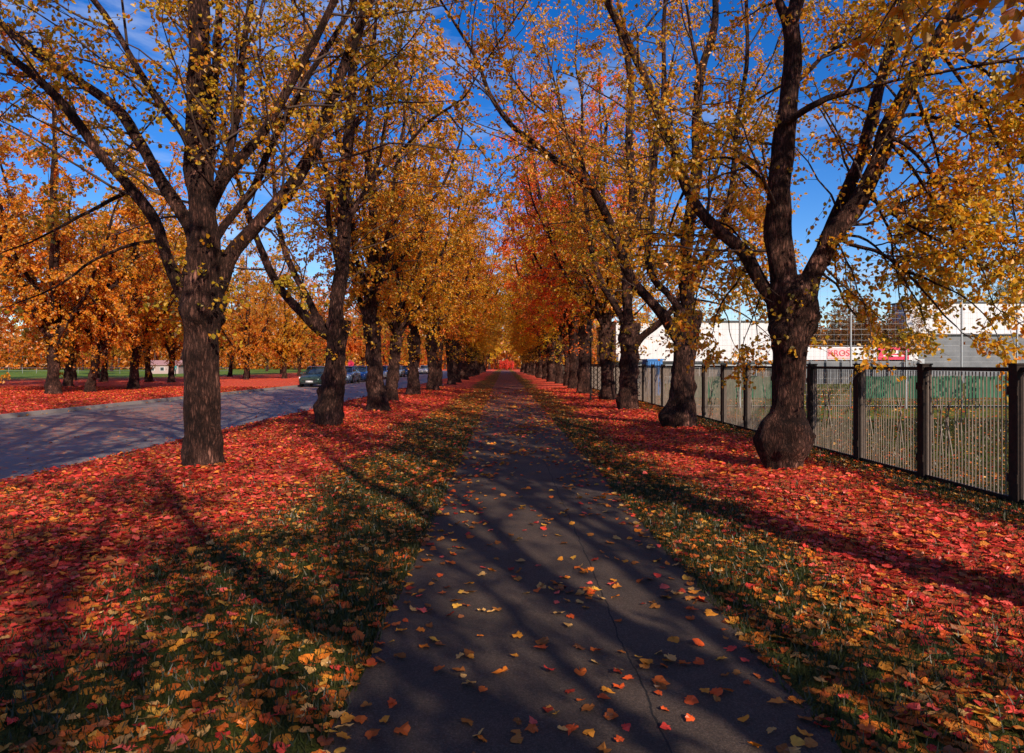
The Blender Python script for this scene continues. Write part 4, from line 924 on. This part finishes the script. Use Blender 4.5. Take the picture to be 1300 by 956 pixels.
# ------------------------------------------------------------------ fallen leaves and grass blades
rng = np.random.default_rng(77)
def cand(n, y0, y1, half=.95, pad=1.2):
    y = np.sqrt(rng.uniform(y0 ** 2, y1 ** 2, n)); x = rng.uniform(-1, 1, n) * (half * y + pad); return x, y
REDS = np.array([(.45, .03, .02), (.75, .06, .04), (.85, .09, .06), (.32, .035, .015), (.68, .15, .03), (.9, .14, .10), (.22, .06, .02), (.75, .26, .04), (.35, .12, .04)])
YELS = np.array([(.78, .30, .03), (.70, .36, .05), (.65, .14, .02), (.42, .16, .03), (.72, .40, .12), (.75, .11, .02), (.30, .10, .02), (.8, .22, .02)])
def scatter(n, y0, y1, dens_l, dens_g, name, lobed, size, lab):
    x, y = cand(n, y0, y1); area = (.95 * (y1 ** 2 - y0 ** 2) + 2 * 1.2 * (y1 - y0)); dmax = n / area
    lt = litter(x, y)
    onpath = (x > PX0 - .05) & (x < PX1 + .05); onroad = (x > RX0) & (x < RX1)
    clump = sstep(-.1, .7, wob(x, y, 4, 3) + .3 * wob(x, y, 11, 1))
    d = dens_g * (.5 + .9 * clump) + (dens_l - dens_g) * lt
    edge = np.exp(-np.minimum(np.abs(x - PX0), np.abs(x - PX1)) / .2)
    streak = np.exp(-((x - .42 - .1 * wob(x, y, 2)) / .12) ** 2)
    d = np.where(onpath, dens_g * (.05 + .55 * clump ** 4 + .35 * edge + .22 * streak * clump + .45 * clump * sstep(7, 16, y)), d)
    d = np.where(onroad, 5 * clump + 14 * np.exp(-(RX1 - x) / .25), d)
    d = np.where(x > FX + .1, dens_g * .13, d)
    keep = rng.uniform(0, dmax, n) < d; x, y, lt, onpath = x[keep], y[keep], lt[keep], onpath[keep]; m = len(x)
    z = np.where(onpath, .006, gh(x, y) + .004) + rng.uniform(0, .022, m) * (lt + .15)
    a = rng.uniform(0, 6.28, m); T = np.stack([np.cos(a), np.sin(a), rng.normal(0, .16, m)], 1); Nn = nrm(np.stack([rng.normal(0, .28, m), rng.normal(0, .28, m), np.ones(m)], 1))
    z = z + size * .12
    mb = MB(); k = leaf_batch(mb, np.stack([x, y, z], 1), T, Nn, size * rng.uniform(.6, 1.25, m), 0, lobed, .18, rng)
    red = rng.uniform(0, 1, m) < np.clip(lt * 1.0 + .12, 0, .93) * sstep(2.2, 4.6, y + .8 * np.abs(x) * .5) + .12
    tint = np.where(red[:, None], REDS[rng.integers(0, len(REDS), m)], YELS[rng.integers(0, len(YELS), m)]) * rng.uniform(.7, 1.15, (m, 1))
    print(name, m)
    return tag(mb.build(name, FALLEN, attr={'tint': np.repeat(tint, k, 0)}), lab, 'fallen leaves', kind='stuff')
scatter(95000, 2.2, 8.5, 430, 260, 'fallen_leaves', True, .064, 'curled red, orange and yellow leaves scattered thick over path and grass in the foreground')
scatter(130000, 8.5, 20, 240, 170, 'fallen_leaves', False, .072, 'carpet of red and orange fallen leaves under the nearer avenue trees')
scatter(140000, 20, 46, 100, 75, 'fallen_leaves', False, .095, 'red leaf carpet on the verges further along the avenue and across the road')
def blades(n, y0, y1, h):
    x, y = cand(n, y0, y1, .9); lt = litter(x, y); ok = ~((x > PX0 + .02) & (x < PX1 - .02)) & ~((x > RX0 - .1) & (x < RX1 + .02)) & (rng.random(n) > lt * .8)
    x, y = x[ok], y[ok]; m = len(x); z = gh(x, y) - .005; a = rng.uniform(0, 6.28, m); hh = h * rng.uniform(.5, 1.3, m); w = .0035 + .0006 * y
    b0 = np.stack([x - w * np.cos(a), y - w * np.sin(a), z], 1); b1 = np.stack([x + w * np.cos(a), y + w * np.sin(a), z], 1)
    tp = np.stack([x + rng.normal(0, .4, m) * hh, y + rng.normal(0, .4, m) * hh, z + hh], 1)
    return np.stack([b0, b1, tp], 1), m
B1, m1 = blades(190000, 2.2, 9, .05); B2, m2_ = blades(130000, 9, 20, .06)
mb = MB(); VV = np.concatenate([B1, B2]); m = len(VV); mb.addt(VV.reshape(-1, 3), np.arange(m * 3).reshape(-1, 3))
tint = np.array([(.03, .04, .010), (.05, .06, .014), (.09, .08, .022), (.022, .028, .008)])[rng.integers(0, 4, m)]
tag(mb.build('grass', GRASSM, attr={'tint': np.repeat(tint, 3, 0)}), 'short dark green grass between the leaves beside the path', 'grass', kind='stuff')
